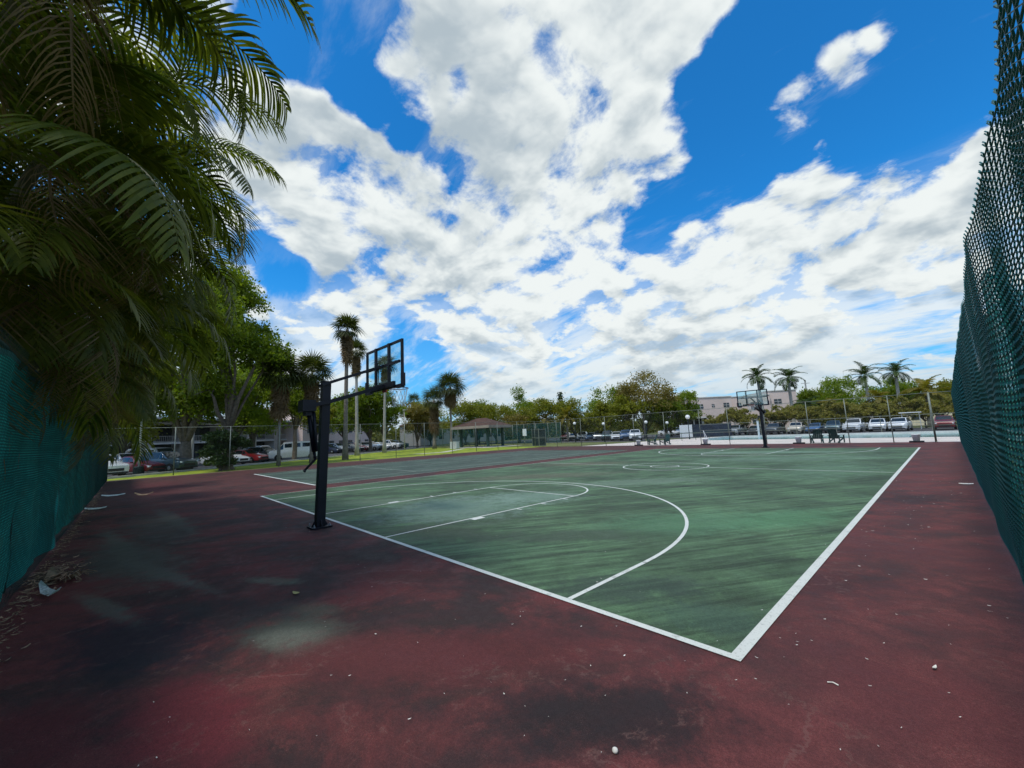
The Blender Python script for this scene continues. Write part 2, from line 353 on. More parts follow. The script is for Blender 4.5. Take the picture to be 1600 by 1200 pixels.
def remember(root):
    KIDS[root.name] = [c for c in bpy.data.objects if c.parent == root]
    for c in KIDS[root.name]: KIDS[c.name] = [q for q in bpy.data.objects if q.parent == c] or ()
def dup(root, loc, rz, label, group=None, scale=None):
    r = root.copy(); COL.objects.link(r); r.location = loc; r.rotation_euler = (0, 0, rz); r['label'] = label
    if group: r['group'] = group
    if scale is not None: r.scale = scale if hasattr(scale, '__len__') else (scale,) * 3
    for ch in KIDS[root.name]:
        c = ch.copy(); COL.objects.link(c); c.parent = r
        for q in KIDS[ch.name]:
            e = q.copy(); COL.objects.link(e); e.parent = c
    return r
def structure(name, mb, m): return tag(mb.build(name, m), kind='structure')

# ------------------------------------------------------------------ ground, courts, lots
W_, L_ = 15.62, 28.95
def rect(x0, y0, x1, y1): return [(x0, y0), (x1, y0), (x1, y1), (x0, y1)]
def setting():
    grass = mat('lawn_grass', (.185, .265, .012), .9, .3, .8, bump=.6, bscale=25, vcol=(.25, .29, .02))
    dirt = mat('dry_ground', (.11, .125, .035), .95, .4, .15, bump=.4)
    asph = mat('asphalt', (.07, .07, .072), .9, .2, .5, bump=.3, bscale=40)
    conc = mat('pool_deck_concrete', (.60, .53, .46), .85, .08, .4, bump=.1)
    kerbm = mat('kerb_concrete', (.42, .40, .37), .85, .2, 2)
    mb = MB(); mb.poly(rect(-1500, -1500, 1500, 1500), -.05); structure('ground', mb, dirt)
    mb = MB(); mb.poly([(-34.9, -14), (-34.9, 38.5), (-68.1, 38.5), (-33.2, -14)][:0] or [(-34.6, -12), (-34.6, 37), (-68.0, 37), (-35.0, -12)], -.03); structure('lawn', mb, grass)
    mb = MB(); mb.poly([(-33.6, -12), (-67.3, 38), (-110, 70), (-150, 20), (-120, -60), (-60, -50)], -.04); structure('parking_lot', mb, asph)
    mb = MB(); mb.poly([(-75, 52), (-28, 49.5), (-33, 58), (-33, 92), (-90, 100)], -.036); structure('parking_lot', mb, asph)
    mb = MB(); mb.poly([(-36, 59.5), (30, 59.5), (30, 84), (-36, 84)], -.032); structure('parking_lot', mb, asph)
    mb = MB(); mb.poly(rect(-34.8, -4.62, 1.9, 35.6), 0); structure('court_surface', mb, M['red'])
    mb = MB(); mb.poly(rect(-W_, 0, 0, L_), .004); structure('playing_surface', mb, M['green'])
    mb = MB(); mb.poly(rect(-29.25, 2.3, -17.3, 27.2), .004); structure('playing_surface', mb, M['green2'])
    # pool deck with pool
    mb = MB(); mb.poly([(-29, 35.6), (6, 35.6), (12, 58), (-24, 60.5), (-27, 47)], -.004); structure('pool_deck', mb, conc)
    pm = bpy.data.materials.new('pool_water'); pm.use_nodes = True; b = pm.node_tree.nodes['Principled BSDF']; g = G(pm.node_tree)
    tc = g.n('ShaderNodeTexCoord'); n = g.noise(tc.outputs['Object'], 1.5, 4, .6)
    pm.node_tree.links.new(g.mix(n, (.035, .19, .20), (.06, .27, .25)), b.inputs['Base Color']); b.inputs['Roughness'].default_value = .12
    bp = g.n('ShaderNodeBump'); bp.inputs['Strength'].default_value = .3; bp.inputs['Distance'].default_value = .05; pm.node_tree.links.new(n, bp.inputs['Height']); pm.node_tree.links.new(bp.outputs[0], b.inputs['Normal'])
    pool = [(-19.5, 47.5), (7, 43.2), (10, 52.6), (-19, 55.2)]
    mb = MB(); mb.poly(pool, .004); structure('pool_water', mb, pm)
    # raised pool coping at the far side
    mb = MB()
    for (a, b2) in ((pool[3], pool[2]), (pool[0], pool[3])):
        d = Vector((b2[0] - a[0], b2[1] - a[1])); ln = d.length; c = ((a[0] + b2[0]) / 2, (a[1] + b2[1]) / 2)
        mb.box((c[0], c[1], .1), (ln, .5, .22), math.atan2(d.y, d.x))
    structure('pool_coping', mb, mat('coping', (.7, .68, .62), .8, .08, 1))
    # kerb between lawn and car park
    mb = MB(); mb.box((-50.7, 13.2, .03), (61, .25, .16), math.atan2(.83, -.56)); structure('kerb', mb, kerbm)
    # footpath slabs in the lawn
    mb = MB()
    mb.poly([(-42.5, 20.8), (-41.0, 21.2), (-40.5, 24.5), (-48.0, 33), (-48.6, 32.5), (-41.8, 24.2)], -.018); structure('path', mb, mat('path_concrete', (.5, .48, .38), .9, .15, 1))
    mb = MB(); mb.poly(rect(-56, 34.5, -45, 42), -.016); structure('path', mb, mat('path_concrete', (.5, .48, .38)))
    # bare sandy edge under the left-hand trees
    mb = MB(); mb.poly([(-34.5, -6), (-35.6, -6), (-36.6, 10), (-35.7, 24), (-34.5, 34)], -.012)
    structure('soil_edge', mb, mat('soil', (.11, .075, .045), .95, .4, 1.2))
setting()

def lines():
    mb = MB(); z = .008; w = .055
    def seg(x0, y0, x1, y1, w=.055, m=None):
        d = Vector((x1 - x0, y1 - y0)).normalized(); n = Vector((-d.y, d.x)) * w / 2
        (m or mb).poly([(x0 - n.x, y0 - n.y), (x1 - n.x, y1 - n.y), (x1 + n.x, y1 + n.y), (x0 + n.x, y0 + n.y)], z)
    def arc(cx, cy, r, a0, a1, w=.055, n=72, m=None):
        pts = []
        for k in range(n + 1):
            a = R(a0 + (a1 - a0) * k / n); pts.append((math.cos(a), math.sin(a)))
        vs = [(cx + q[0] * (r - w / 2), cy + q[1] * (r - w / 2), z) for q in pts] + [(cx + q[0] * (r + w / 2), cy + q[1] * (r + w / 2), z) for q in pts]
        (m or mb).add(vs, [(k, n + 1 + k, n + 2 + k, k + 1) for k in range(n)])
    cx = -W_ / 2
    # bold side and base lines
    seg(0, -.038, 0, L_, .09); seg(-W_, 0, -.045, 0, .075)
    thin = MB()
    seg(-W_, .04, -W_, L_, .06, thin); seg(-W_ + .03, L_, -.06, L_, .05, thin); seg(-W_ + .04, L_ / 2, -.06, L_ / 2, .055)
    for k in (0, 1):
        fy = (lambda y: y) if k == 0 else (lambda y: L_ - y)
        s = 1 if k == 0 else -1
        m = mb
        for sx in (-1, 1):
            seg(cx + sx * 1.83, fy(.04), cx + sx * 1.83, fy(5.57), .05)
            seg(cx + sx * 6.15, fy(.04), cx + sx * 6.15, fy(1.62), .06)
            for j, yy in enumerate((2.1, 3.35, 4.2, 5.05)):
                wd = .3 if j == 0 else .05
                seg(cx + sx * 1.86, fy(yy), cx + sx * 2.02, fy(yy), wd)
        seg(cx - 1.8, fy(5.57), cx + 1.8, fy(5.57), .05)
        if k == 0: arc(cx, 5.57, 1.83, 0, 180, .05); arc(cx, 1.6, 6.15, 0, 180, .06)
        else: arc(cx, L_ - 5.57, 1.83, 180, 360, .05); arc(cx, L_ - 1.6, 6.15, 180, 360, .06)
    arc(cx, L_ / 2, 1.83, 0, 360, .055); arc(cx, L_ / 2, .61, 0, 360, .05)
    structure('court_lines', mb, M['line']); structure('court_lines', thin, M['line_thin'])
    z = .009
    t = MB()
    seg(-29.2, 2.35, -17.35, 2.35, .10, t)
    t2 = MB()
    for x in (-29.2, -27.75, -18.85, -17.4): seg(x, 2.42, x, 27.1, .05, t2)
    seg(-27.7, 8.0, -18.9, 8.0, .05, t2); seg(-27.7, 21, -18.9, 21, .05, t2); seg(-23.3, 8.03, -23.3, 20.95, .05, t2)
    z = .008
    structure('tennis_lines', t, M['line']); z = .012; structure('tennis_lines', t2, M['line_thin'])
lines()

# ------------------------------------------------------------------ chain-link and fences
def chain(mb, a, b, z0, z1, s=.08, r=.0022, off=.004, n=3):
    a = Vector((*a, 0)); b = Vector((*b, 0)); d = (b - a); Ln = d.length; d.normalize(); nrm = Vector((-d.y, d.x, 0)); H = z1 - z0
    step = s * math.sqrt(2)
    for sg in (1, -1):
        k = -H if sg > 0 else 0
        k0 = k
        while k0 < Ln + (H if sg < 0 else 0):
            # line u = k0 + sg*t , v = t
            t0, t1 = 0., H
            u0, u1 = k0, k0 + sg * H
            lo, hi = 0., H
            if sg > 0: lo = max(lo, -k0); hi = min(hi, Ln - k0)
            else: lo = max(lo, k0 - Ln); hi = min(hi, k0)
            if hi - lo > .01:
                p = a + d * (k0 + sg * lo) + nrm * off * sg; q = a + d * (k0 + sg * hi) + nrm * off * sg
                mb.tube([(p.x, p.y, z0 + lo), (q.x, q.y, z0 + hi)], r, n, caps=False)
            k0 += step
galv = mat('galvanised_steel', (.20, .22, .18), .6, .2, 4, metal=.3)
dgreen = mat('green_vinyl', (.012, .045, .038), .45, .2, 8, spec=.5)
def fabricmat(name, c1, c2, row, open_, holes=False):
    m = bpy.data.materials.new(name); m.use_nodes = True; nt = m.node_tree; g = G(nt); b = nt.nodes['Principled BSDF']; out = nt.nodes['Material Output']
    geo = g.n('ShaderNodeNewGeometry'); pos = geo.outputs['Position']
    n = g.noise(pos, .9, 5, .65); n2 = g.noise(g.v('MULTIPLY', pos, (.6, .6, .12)), 3, 5, .6)
    c = g.mix(g.mr(n, .3, .7), c1, c2); c = g.mix(g.m('MULTIPLY', g.mr(n2, .5, .72), .5), c, tuple(x * 1.5 for x in c2))
    w = g.n('ShaderNodeTexWave', wave_type='BANDS', bands_direction='Z'); g.put(w.inputs['Vector'], pos); w.inputs['Scale'].default_value = row; w.inputs['Distortion'].default_value = .8; w.inputs['Detail'].default_value = 2
    c = g.mix(1., c, g.mix(w.outputs['Fac'], (.42, .42, .42), (1.3, 1.3, 1.3)), 'MULTIPLY')
    nt.links.new(c, b.inputs['Base Color']); b.inputs['Roughness'].default_value = .8; b.inputs['Specular IOR Level'].default_value = .15
    bp = g.n('ShaderNodeBump'); bp.inputs['Strength'].default_value = .5; bp.inputs['Distance'].default_value = .012
    nt.links.new(w.outputs['Fac'], bp.inputs['Height']); nt.links.new(bp.outputs[0], b.inputs['Normal'])
    tl = g.n('ShaderNodeBsdfTranslucent'); nt.links.new(c, tl.inputs[0]); tr = g.n('ShaderNodeBsdfTransparent')
    m1 = g.n('ShaderNodeMixShader'); m1.inputs[0].default_value = .5; nt.links.new(b.outputs[0], m1.inputs[1]); nt.links.new(tl.outputs[0], m1.inputs[2])
    m2 = g.n('ShaderNodeMixShader')
    if holes:
        vo = g.n('ShaderNodeTexVoronoi', feature='DISTANCE_TO_EDGE'); g.put(vo.inputs['Vector'], g.v('MULTIPLY', pos, (1, 1, .8))); vo.inputs['Scale'].default_value = 46
        fac = g.m('MULTIPLY', g.mr(vo.outputs['Distance'], .16, .24), g.mr(g.noise(g.v('MULTIPLY', pos, (1, 1, .45)), 1.7, 4, .6), .42, .62, .35, 1.))
        nt.links.new(fac, m2.inputs[0])
    else: m2.inputs[0].default_value = open_
    nt.links.new(m1.outputs[0], m2.inputs[1]); nt.links.new(tr.outputs[0], m2.inputs[2]); nt.links.new(m2.outputs[0], out.inputs[0])
    return m
def fences():
    teal = fabricmat('teal_windscreen', (.012, .215, .195), (.028, .36, .315), 9.5, .02)
    # left windscreen fence
    f = thing('windscreen_fence', 'tall teal windscreen fence under overhanging palms on the left edge of the court', 'fence', (0, 0, 0))
    xs = np.concatenate([np.arange(3, -12, -.12), np.arange(-12, -35.01, -.3)]); zs = np.linspace(.03, 2.92, 26)
    P = np.zeros((len(xs), len(zs), 3))
    for i, x in enumerate(xs):
        fold = .035 * math.sin(x * 2.1 + 1.3 * math.sin(x * .7)) + .02 * math.sin(x * 5.3) + .05 * max(0, math.sin(x * 1.03)) ** 8
        for j, z in enumerate(zs):
            P[i, j] = (x, -4.54 + fold * (1 - .35 * z / 3) + .012 * math.sin(z * 7 + x), z)
        P[i, -1, 2] += .03 * math.sin(x * 1.7); P[i, 0, 2] += .03 * max(0, math.sin(x * 1.3))
    mb = MB(); mb.grid(P); mb.build('fabric', teal, f, True)
    hem = mat('teal_hem', (.012, .13, .12), .8, .2, 6)
    for k, x in enumerate(np.arange(1.5, -34, -6.1)):
        P2 = np.zeros((2, len(zs), 3)); i = int(np.argmin(abs(xs - x)))
        for j in range(len(zs)): P2[0, j] = P[i, j] + np.array([-.035, .006, 0]); P2[1, j] = P[i, j] + np.array([.035, .006, 0])
        mb = MB(); mb.grid(P2); mb.build('seam', hem, f, True)
    P2 = np.stack([P[:, -1] + np.array([0, .006, -.06]), P[:, -1] + np.array([0, .006, .005])], 1); mb = MB(); mb.grid(P2); mb.build('hem', hem, f, True)
    mb = MB(); chain(mb, (3, -4.46), (-34.9, -4.46), .05, 3.05, .05, .0016); mb.build('wire_mesh', dgreen, f)
    mb = MB(); mb.tube([(3, -4.6, 3.06), (-35, -4.6, 3.06)], .022, 8); mb.build('top_rail', dgreen, f, True)
    for x in np.arange(-34.9, 3, 3.05):
        mb = MB(); mb.tube([(x, -4.62, 0), (x, -4.62, 3.1)], .032, 8); mb.build('post', dgreen, f, True)
    # right fence: leaning, bulging dark mesh with a torn screen behind it
    f = thing('chain_link_fence', 'dark green bulging mesh fence with torn screen at the right edge beside the camera', 'fence', (0, 0, 0))
    def bulge(y, z):
        q = 1 / (1 + max(0, y - 1.5) * .35)
        q *= .35 + .65 * min(1, max(0, (2.6 - z) / .8))
        return 1.6 + .045 * (1 - z / 3) + .030 * q * math.sin(y * 1.9 + .8 * z) + .018 * q * math.sin(z * 3.1 + y * .9) - .035 * math.exp(-((z - 1.3) / .7) ** 2) * (.5 + .5 * math.sin(y * .8 + .4)) * q + .02 * q * math.sin(y * 4.7) * (z / 3)
    mb = MB()
    for (ya, yb, s, r, nn) in ((-2.2, 9, .050, .0042, 4), (9, 35.4, .085, .005, 3)):
        y = ya; i = 0
        lv = int(3.02 / (s / 2))
        while y < yb:
            pts = []
            top = 3.05 + .018 * math.sin(y * 1.2) + .012 * math.sin(y * 7.1)
            for k in range(lv + 1):
                z = .04 + k * (top - .04) / lv
                sd = 1 if k % 2 else -1
                yy = y + sd * s * .48
                pts.append((bulge(yy, z) + .004 * sd * (1 if i % 2 else -1), yy, z))
            yy = y + (.3 if i % 2 else -.3) * s; pts.append((bulge(yy, top) - .006, yy, top + s * .5))
            mb.tube(pts, r, nn, caps=False)
            y += s; i += 1
    mb.build('wire_mesh', mat('dark_vinyl_wire', (.010, .095, .090), .5, .2, 8, spec=.3), f)
    scr = fabricmat('torn_green_screen', (.02, .24, .20), (.10, .48, .36), 13, .2, True)
    ys = np.concatenate([np.arange(-2.2, 9, .09), np.arange(9, 35.5, .35)]); zs = np.linspace(.04, 1, 30)
    P = np.zeros((len(ys), len(zs), 3))
    for i, y in enumerate(ys):
        tp = 2.35 + .28 * math.sin(y * .9 + .5) + .1 * math.sin(y * 2.7) + min(.4, max(0, y) * .06)
        for j, t in enumerate(zs):
            z = .04 + (min(tp, 3.0) - .04) * t
            P[i, j] = (bulge(y, z) + .035 + .02 * math.sin(y * 6 + z * 2) , y, z)
    mb = MB(); mb.grid(P); mb.build('screen', scr, f, True)
    for y in np.arange(1.2, 35.5, 3.05):
        mb = MB(); mb.tube([(1.74, y, 0), (1.72, y, 3.0)], .03, 8); mb.build('post', dgreen, f, True)
    # fence along the far (pool) end
    f = thing('chain_link_fence', 'grey chain link fence with mid rail between the court and the pool deck', 'fence', (0, 0, 0))
    mb = MB(); chain(mb, (-36.2, 35.5), (1.65, 35.5), .05, 3.25, .09, .0014); mb.build('wire_mesh', galv, f)
    for z in (3.27, 1.1):
        mb = MB(); mb.tube([(-36.2, 35.5, z), (1.65, 35.5, z)], .02, 6); mb.build('rail', galv, f, True)
    for x in (-32.4, -28.6, -25.2, -21.6, -18.2, -14.7, -12.2, -9.3, -6.3, -3.9, -1.5, .55):
        mb = MB(); mb.tube([(x, 35.5, 0), (x, 35.5, 3.28)], .030 if x != .55 else .055, 8); mb.build('post', galv, f, True)
    # fence along the lawn
    f = thing('chain_link_fence', 'thin chain link fence between the court and the lawn with slim grey posts', 'fence', (0, 0, 0))
    mb = MB(); chain(mb, (-36.2, -4.6), (-36.2, 35.5), .05, 3.3, .09, .0013); mb.build('wire_mesh', galv, f)
    mb = MB(); mb.tube([(-36.2, -4.6, 3.34), (-36.2, 35.5, 3.34)], .018, 6); mb.build('rail', galv, f, True)
    for y in (-4.6, -1.2, 2.05, 5.4, 8.8, 12.1, 15.7, 18.9, 22.4, 25.7, 29, 32.3, 35.5):
        mb = MB(); mb.tube([(-36.2, y, 0), (-36.2, y, 3.36)], .032, 8); mb.build('post', galv, f, True)
    # second screened court beyond the lawn
    f = thing('windscreen_fence', 'see-through teal screened fence far beyond the pavilion', 'fence', (0, 0, 0))
    ts = fabricmat('thin_teal_screen', (.010, .085, .095), (.02, .13, .13), 3, .48)
    pts = [(-74.2, 36.0), (-53.9, 42.8), (-41.0, 46.5)]
    mb = MB()
    P = np.array([[(x, y, z) for z in (.15, 1.7, 3.3)] for x, y in pts]); mb.grid(P); mb.build('fabric', ts, f)
    mb = MB(); mb.tube([(x, y, 3.34) for x, y in pts], .03, 6); mb.build('rail', galv, f, True)
    for t in np.linspace(0, 2, 13):
        i = min(int(t), 1); q = t - i; x = pts[i][0] * (1 - q) + pts[i + 1][0] * q; y = pts[i][1] * (1 - q) + pts[i + 1][1] * q
        mb = MB(); mb.tube([(x, y, 0), (x, y, 3.36)], .04, 6); mb.build('post', galv, f, True)
fences()

# ------------------------------------------------------------------ basketball hoops
def hoops():
    blk = mat('navy_black_steel', (.007, .007, .013), .5, .35, 3, spec=.35, bump=.1)
    glass = glassmat('acrylic_board', (.90, .97, .965), .93)
    red = mat('rim_red', (.45, .05, .03), .5, .2, 8); net = mat('net_cord', (.62, .62, .62), .9, .1, 20)
    wht = mat('faded_target', (.16, .17, .17), .6, .1, 5); steel = mat('bare_steel', (.35, .36, .38), .4, .2, 8, metal=.7)
    h = thing('basketball_hoop', 'near black pole-mounted basketball hoop seen from behind with clear backboard', 'basketball hoop', (-8.05, -.45, 0))
    mb = MB(); mb.box((0, 0, .02), (.40, .40, .03)); pl = mb.build('base_plate', blk, h)
    mb = MB()
    for sx in (-1, 1):
        for sy in (-1, 1): mb.lathe([(.022, .035), (.022, .06), (.012, .062), (.012, .09)], (sx * .155, sy * .155, 0), 8)
    mb.build('anchor_bolts', steel, pl)
    lean = .10
    def px(z): return lean * z / 3.1
    mb = MB(); mb.tube([(0, 0, .035), (0, px(3.12), 3.12)], .122, 4); mb.box((0, px(3.12), 3.125), (.19, .19, .02))
    for a in range(4):
        th = a * math.pi / 2; mb.add([(math.cos(th) * .075 + .006 * math.sin(th), math.sin(th) * .075 - .006 * math.cos(th), .035), (math.cos(th) * .17 + .006 * math.sin(th), math.sin(th) * .17 - .006 * math.cos(th), .035), (math.cos(th) * .075 + .006 * math.sin(th), math.sin(th) * .075 - .006 * math.cos(th), .20),
              (math.cos(th) * .075 - .006 * math.sin(th), math.sin(th) * .075 + .006 * math.cos(th), .035), (math.cos(th) * .17 - .006 * math.sin(th), math.sin(th) * .17 + .006 * math.cos(th), .035), (math.cos(th) * .075 - .006 * math.sin(th), math.sin(th) * .075 + .006 * math.cos(th), .20)],
              [(0, 1, 2), (5, 4, 3), (1, 4, 5, 2)])
    mb.build('pole', blk, h)
    yb = 1.36     # back of the board frame
    for sx in (-1, 1):
        mb = MB(); mb.tube([(sx * .115, -.02, 3.04), (sx * .20, yb, 3.56)], .042, 4); mb.build('upper_arm', blk, h)
        mb = MB(); mb.tube([(sx * .125, -.32, 2.57), (sx * .125, .1, 2.66), (sx * .20, yb, 3.06)], .055, 4); mb.build('lower_arm', blk, h)
    mb = MB(); mb.box((0, -.29, 2.58), (.36, .26, .24)); mb.box((0, -.26, 2.42), (.2, .16, .1)); bx = mb.build('counterweight_box', blk, h)
    mb = MB(); mb.tube([(0, -.25, 2.45), (.0, -.13, 1.6)], .05, 8); mb.tube([(0, -.13, 1.6), (0, -.10, 1.42)], .03, 8); mb.tube([(.09, -.18, 2.45), (.09, -.11, 1.6)], .035, 6); mb.build('lift_actuator', blk, h, True)
    mb = MB(); mb.tube([(0, -.09, 1.47), (0, -.32, 1.22)], .018, 6); mb.tube([(.05, -.09, 1.45), (.05, -.33, 1.20)], .015, 6); mb.tube([(-.03, -.32, 1.21), (.08, -.33, 1.20)], .022, 6); mb.build('crank_handle', blk, h)
    # backboard
    bw, z0, z1 = .97, 2.99, 4.08
    by = yb + .07
    mb = MB(); mb.box((0.07, by, (z0 + z1) / 2), (2 * bw - .06, .012, z1 - z0 - .06)); bb = mb.build('backboard', glass, h)
    mb = MB()
    cx = .07
    for x in (-bw + .025, bw - .025): mb.box((cx + x, by, (z0 + z1) / 2), (.06, .05, z1 - z0))
    for z in (z0 + .025, z1 - .025): mb.box((cx, by, z), (2 * bw - .11, .046, .055))
    for x in (-.33, .38): mb.box((cx + x, by - .045, (z0 + z1) / 2), (.085, .05, z1 - z0 - .02))
    mb.box((cx, by - .048, 3.56), (2 * bw - .12, .045, .06)); mb.box((cx, by - .05, 3.07), (1.3, .06, .12))
    mb.build('frame', blk, bb)
    mb = MB()
    for x in (-bw, bw):
        mb.box((cx + x, by, 3.13), (.085, .075, .30)); mb.box((cx + x * .86, by, 2.985), (.28, .075, .06))
    mb.build('edge_pad', blk, bb)
    mb = MB()   # shooter's square on the face of the board
    for x in (-.3, .3): mb.box((cx + x, by + .0095, 3.38), (.05, .003, .45))
    for z in (3.18, 3.58): mb.box((cx, by + .0095, z), (.55, .003, .05))
    mb.build('target_square', wht, bb)
    # rim and net
    rc = (cx, by + .15 + .2286 + .02, 3.05)
    mb = MB(); pts = [(rc[0] + .2286 * math.cos(a), rc[1] + .2286 * math.sin(a), rc[2]) for a in np.linspace(0, 2 * math.pi, 33)]
    mb.tube(pts, .011, 8, False); rim = mb.build('rim', blk if False else mat('rim_dark_red', (.14, .03, .03), .5), h, True)
    mb = MB(); mb.box((cx, by + .09, 3.03), (.18, .14, .02)); mb.box((cx, by + .022, 3.0), (.2, .03, .14)); mb.tube([(cx - .2, by + .28, 3.04), (cx - .09, by + .03, 3.02)], .012, 6); mb.tube([(cx + .2, by + .28, 3.04), (cx + .09, by + .03, 3.02)], .012, 6); mb.build('rim_bracket', red, rim)
    mb = MB(); n = 12
    def nr(t): return .2286 * (1 - .42 * t ** .7)
    for sg in (1, -1):
        for k in range(n):
            pts = []
            for j in range(9):
                t = j / 8; a = 2 * math.pi * (k + sg * t * 2.0) / n; r = nr(t) + .012 * math.sin(k * 2.3 + j)
                pts.append((rc[0] + r * math.cos(a), rc[1] + r * math.sin(a), rc[2] - .46 * t))
            mb.tube(pts, .0042, 4, False)
    mb.build('net', net, h)
    remember(h)
    dup(h, (-7.85, 29.7, 0), math.pi, 'far black basketball hoop facing the camera in front of the pool fence')
hoops()

# ------------------------------------------------------------------ vegetation
bark = mat('grey_bark', (.13, .105, .08), .95, .35, 6, bump=.8, bscale=18)
palmbark = mat('palm_trunk', (.20, .175, .14), .95, .25, 5, bump=.7, bscale=14)
palepalm = mat('royal_palm_trunk', (.36, .34, .30), .9, .15, 3, bump=.3)
deadleaf = leafmat('dead_palm_leaf', (.13, .085, .036), (.24, .165, .08), .35)
L = {'oak': leafmat('oak_leaf', (.075, .125, .012), (.190, .235, .020), .55),
     'bright': leafmat('bright_oak_leaf', (.085, .145, .012), (.225, .275, .022), .55),
     'lime': leafmat('lime_leaf', (.120, .190, .014), (.230, .285, .026), .5),
     'olive': leafmat('olive_leaf', (.125, .145, .014), (.275, .270, .032), .5),
     'tan': leafmat('tan_leaf', (.150, .125, .026), (.270, .215, .060), .4),
     'hedge': leafmat('pale_hedge_leaf', (.140, .145, .022), (.330, .285, .075), .45),
     'fan': leafmat('fan_palm_leaf', (.040, .060, .014), (.095, .105, .024), .35),
     'royal': leafmat('royal_frond', (.025, .060, .016), (.075, .110, .022), .3),
     'coco': leafmat('coconut_frond', (.130, .125, .015), (.270, .210, .034), .45),
     'areca': leafmat('areca_frond', (.052, .085, .015), (.185, .190, .028), .55, 1.6, .4),
     'bush': leafmat('dark_bush_leaf', (.020, .045, .010), (.045, .080, .016), .3)}

def np_quads(name, V, material):      # V (n,4,3)
    n = len(V); me = bpy.data.meshes.new(name)
    me.vertices.add(n * 4); me.vertices.foreach_set('co', V.reshape(-1).astype(np.float32))
    me.loops.add(n * 4); me.loops.foreach_set('vertex_index', np.arange(n * 4, dtype=np.int32))
    me.polygons.add(n); me.polygons.foreach_set('loop_start', np.arange(0, n * 4, 4, dtype=np.int32)); me.polygons.foreach_set('loop_total', np.full(n, 4, dtype=np.int32))
    me.materials.append(material); me.update(calc_edges=True); me.validate()
    return me
def leaf_quads(P, size, r, up=.35, aspect=.5):
    n = len(P)
    nrm = r.normal(size=(n, 3)); nrm[:, 2] += up * 2; nrm /= np.linalg.norm(nrm, axis=1)[:, None]
    a = r.normal(size=(n, 3)); a[:, 2] -= .5; a -= nrm * (a * nrm).sum(1)[:, None]; a /= np.linalg.norm(a, axis=1)[:, None]
    b = np.cross(nrm, a); s = (size * r.uniform(.6, 1.35, n))[:, None]
    return np.stack([P - a * s * .5, P + b * s * aspect * .5 + a * s * .05, P + a * s * .5, P - b * s * aspect * .5 + a * s * .05], 1)
def crown_points(r, n, H, cb, rad, lobes, flat=.8, inner=.45):
    # lobes scattered over an uneven dome, leaves gathered in twig clumps at their skins
    hz = (H - cb) / 2; C = []
    for k in range(lobes):
        u = r.uniform(-1, 1); th = r.uniform(0, 2 * math.pi); q = math.sqrt(1 - u * u) * r.uniform(.35, .78)
        rr = rad * r.uniform(.26, .46)
        C.append((q * math.cos(th) * rad, q * math.sin(th) * rad, cb + hz + u * .72 * hz, rr))
    C.append((0, 0, cb + hz, rad * .5)); C = np.array(C)
    k = r.integers(0, len(C), n // 14); c = C[k]
    d = r.normal(size=(len(k), 3)); d /= np.linalg.norm(d, axis=1)[:, None]; d[:, 2] = np.where(d[:, 2] < -.5, -d[:, 2], d[:, 2])
    t = r.uniform(inner, 1.08, len(k))[:, None]
    T = c[:, :3] + d * t * c[:, 3:4] * np.array([1, 1, flat])
    P = np.repeat(T, 14, 0) + r.normal(size=(len(T) * 14, 3)) * rad * .055
    return P, C
def tree_meshes(name, seed, H, cb, rad, leaf, nleaf, lsize, trunk_r, lobes=14, tm=None, forks=5, lean=0, inner=.45):
    r = np.random.default_rng(seed)
    P, C = crown_points(r, nleaf, H, cb, rad, lobes, inner=inner)
    me = np_quads('crown', leaf_quads(P, lsize, r), leaf)
    mb = MB()
    fork = cb * r.uniform(.55, .8) + .3
    base = [(0, 0, -.05), (.02, 0, .25), (lean * .3, .05, fork * .5), (lean * .6, 0, fork)]
    mb.tube(base, [trunk_r * 1.7, trunk_r * 1.15, trunk_r, trunk_r * .85], 9)
    order = sorted(range(len(C)), key=lambda i: -C[i][3])
    for q in range(min(forks + 3, len(C))):
        c = C[order[q]][:3]; s = Vector((lean * .6, 0, fork)); e = Vector(c)
        m1 = s.lerp(e, .35) + Vector((r.normal() * .25, r.normal() * .25, .3)); m2 = s.lerp(e, .7) + Vector((r.normal() * .3, r.normal() * .3, .25))
        tr = trunk_r * (.62 if q < forks else .4)
        mb.tube([s - Vector((0, 0, .2)), m1, m2, e], [tr, tr * .75, tr * .5, tr * .2], 6)
        for w in range(3):
            a = m2.lerp(e, r.uniform(0, 1)); b = a + Vector(r.normal(size=3)) * rad * .2 + Vector((0, 0, rad * .1))
            mb.tube([a, b], [tr * .3, tr * .1], 4)
    return mb.mesh('trunk', tm or bark, True), me
def plant(name, label, cat, loc, parts, group=None, rz=0., sc=1.):
    t = thing(name, label, cat, loc, rz, group)
    t.scale = sc if hasattr(sc, '__len__') else (sc,) * 3
    for nm, me in parts: link(nm, me, t)
    return t

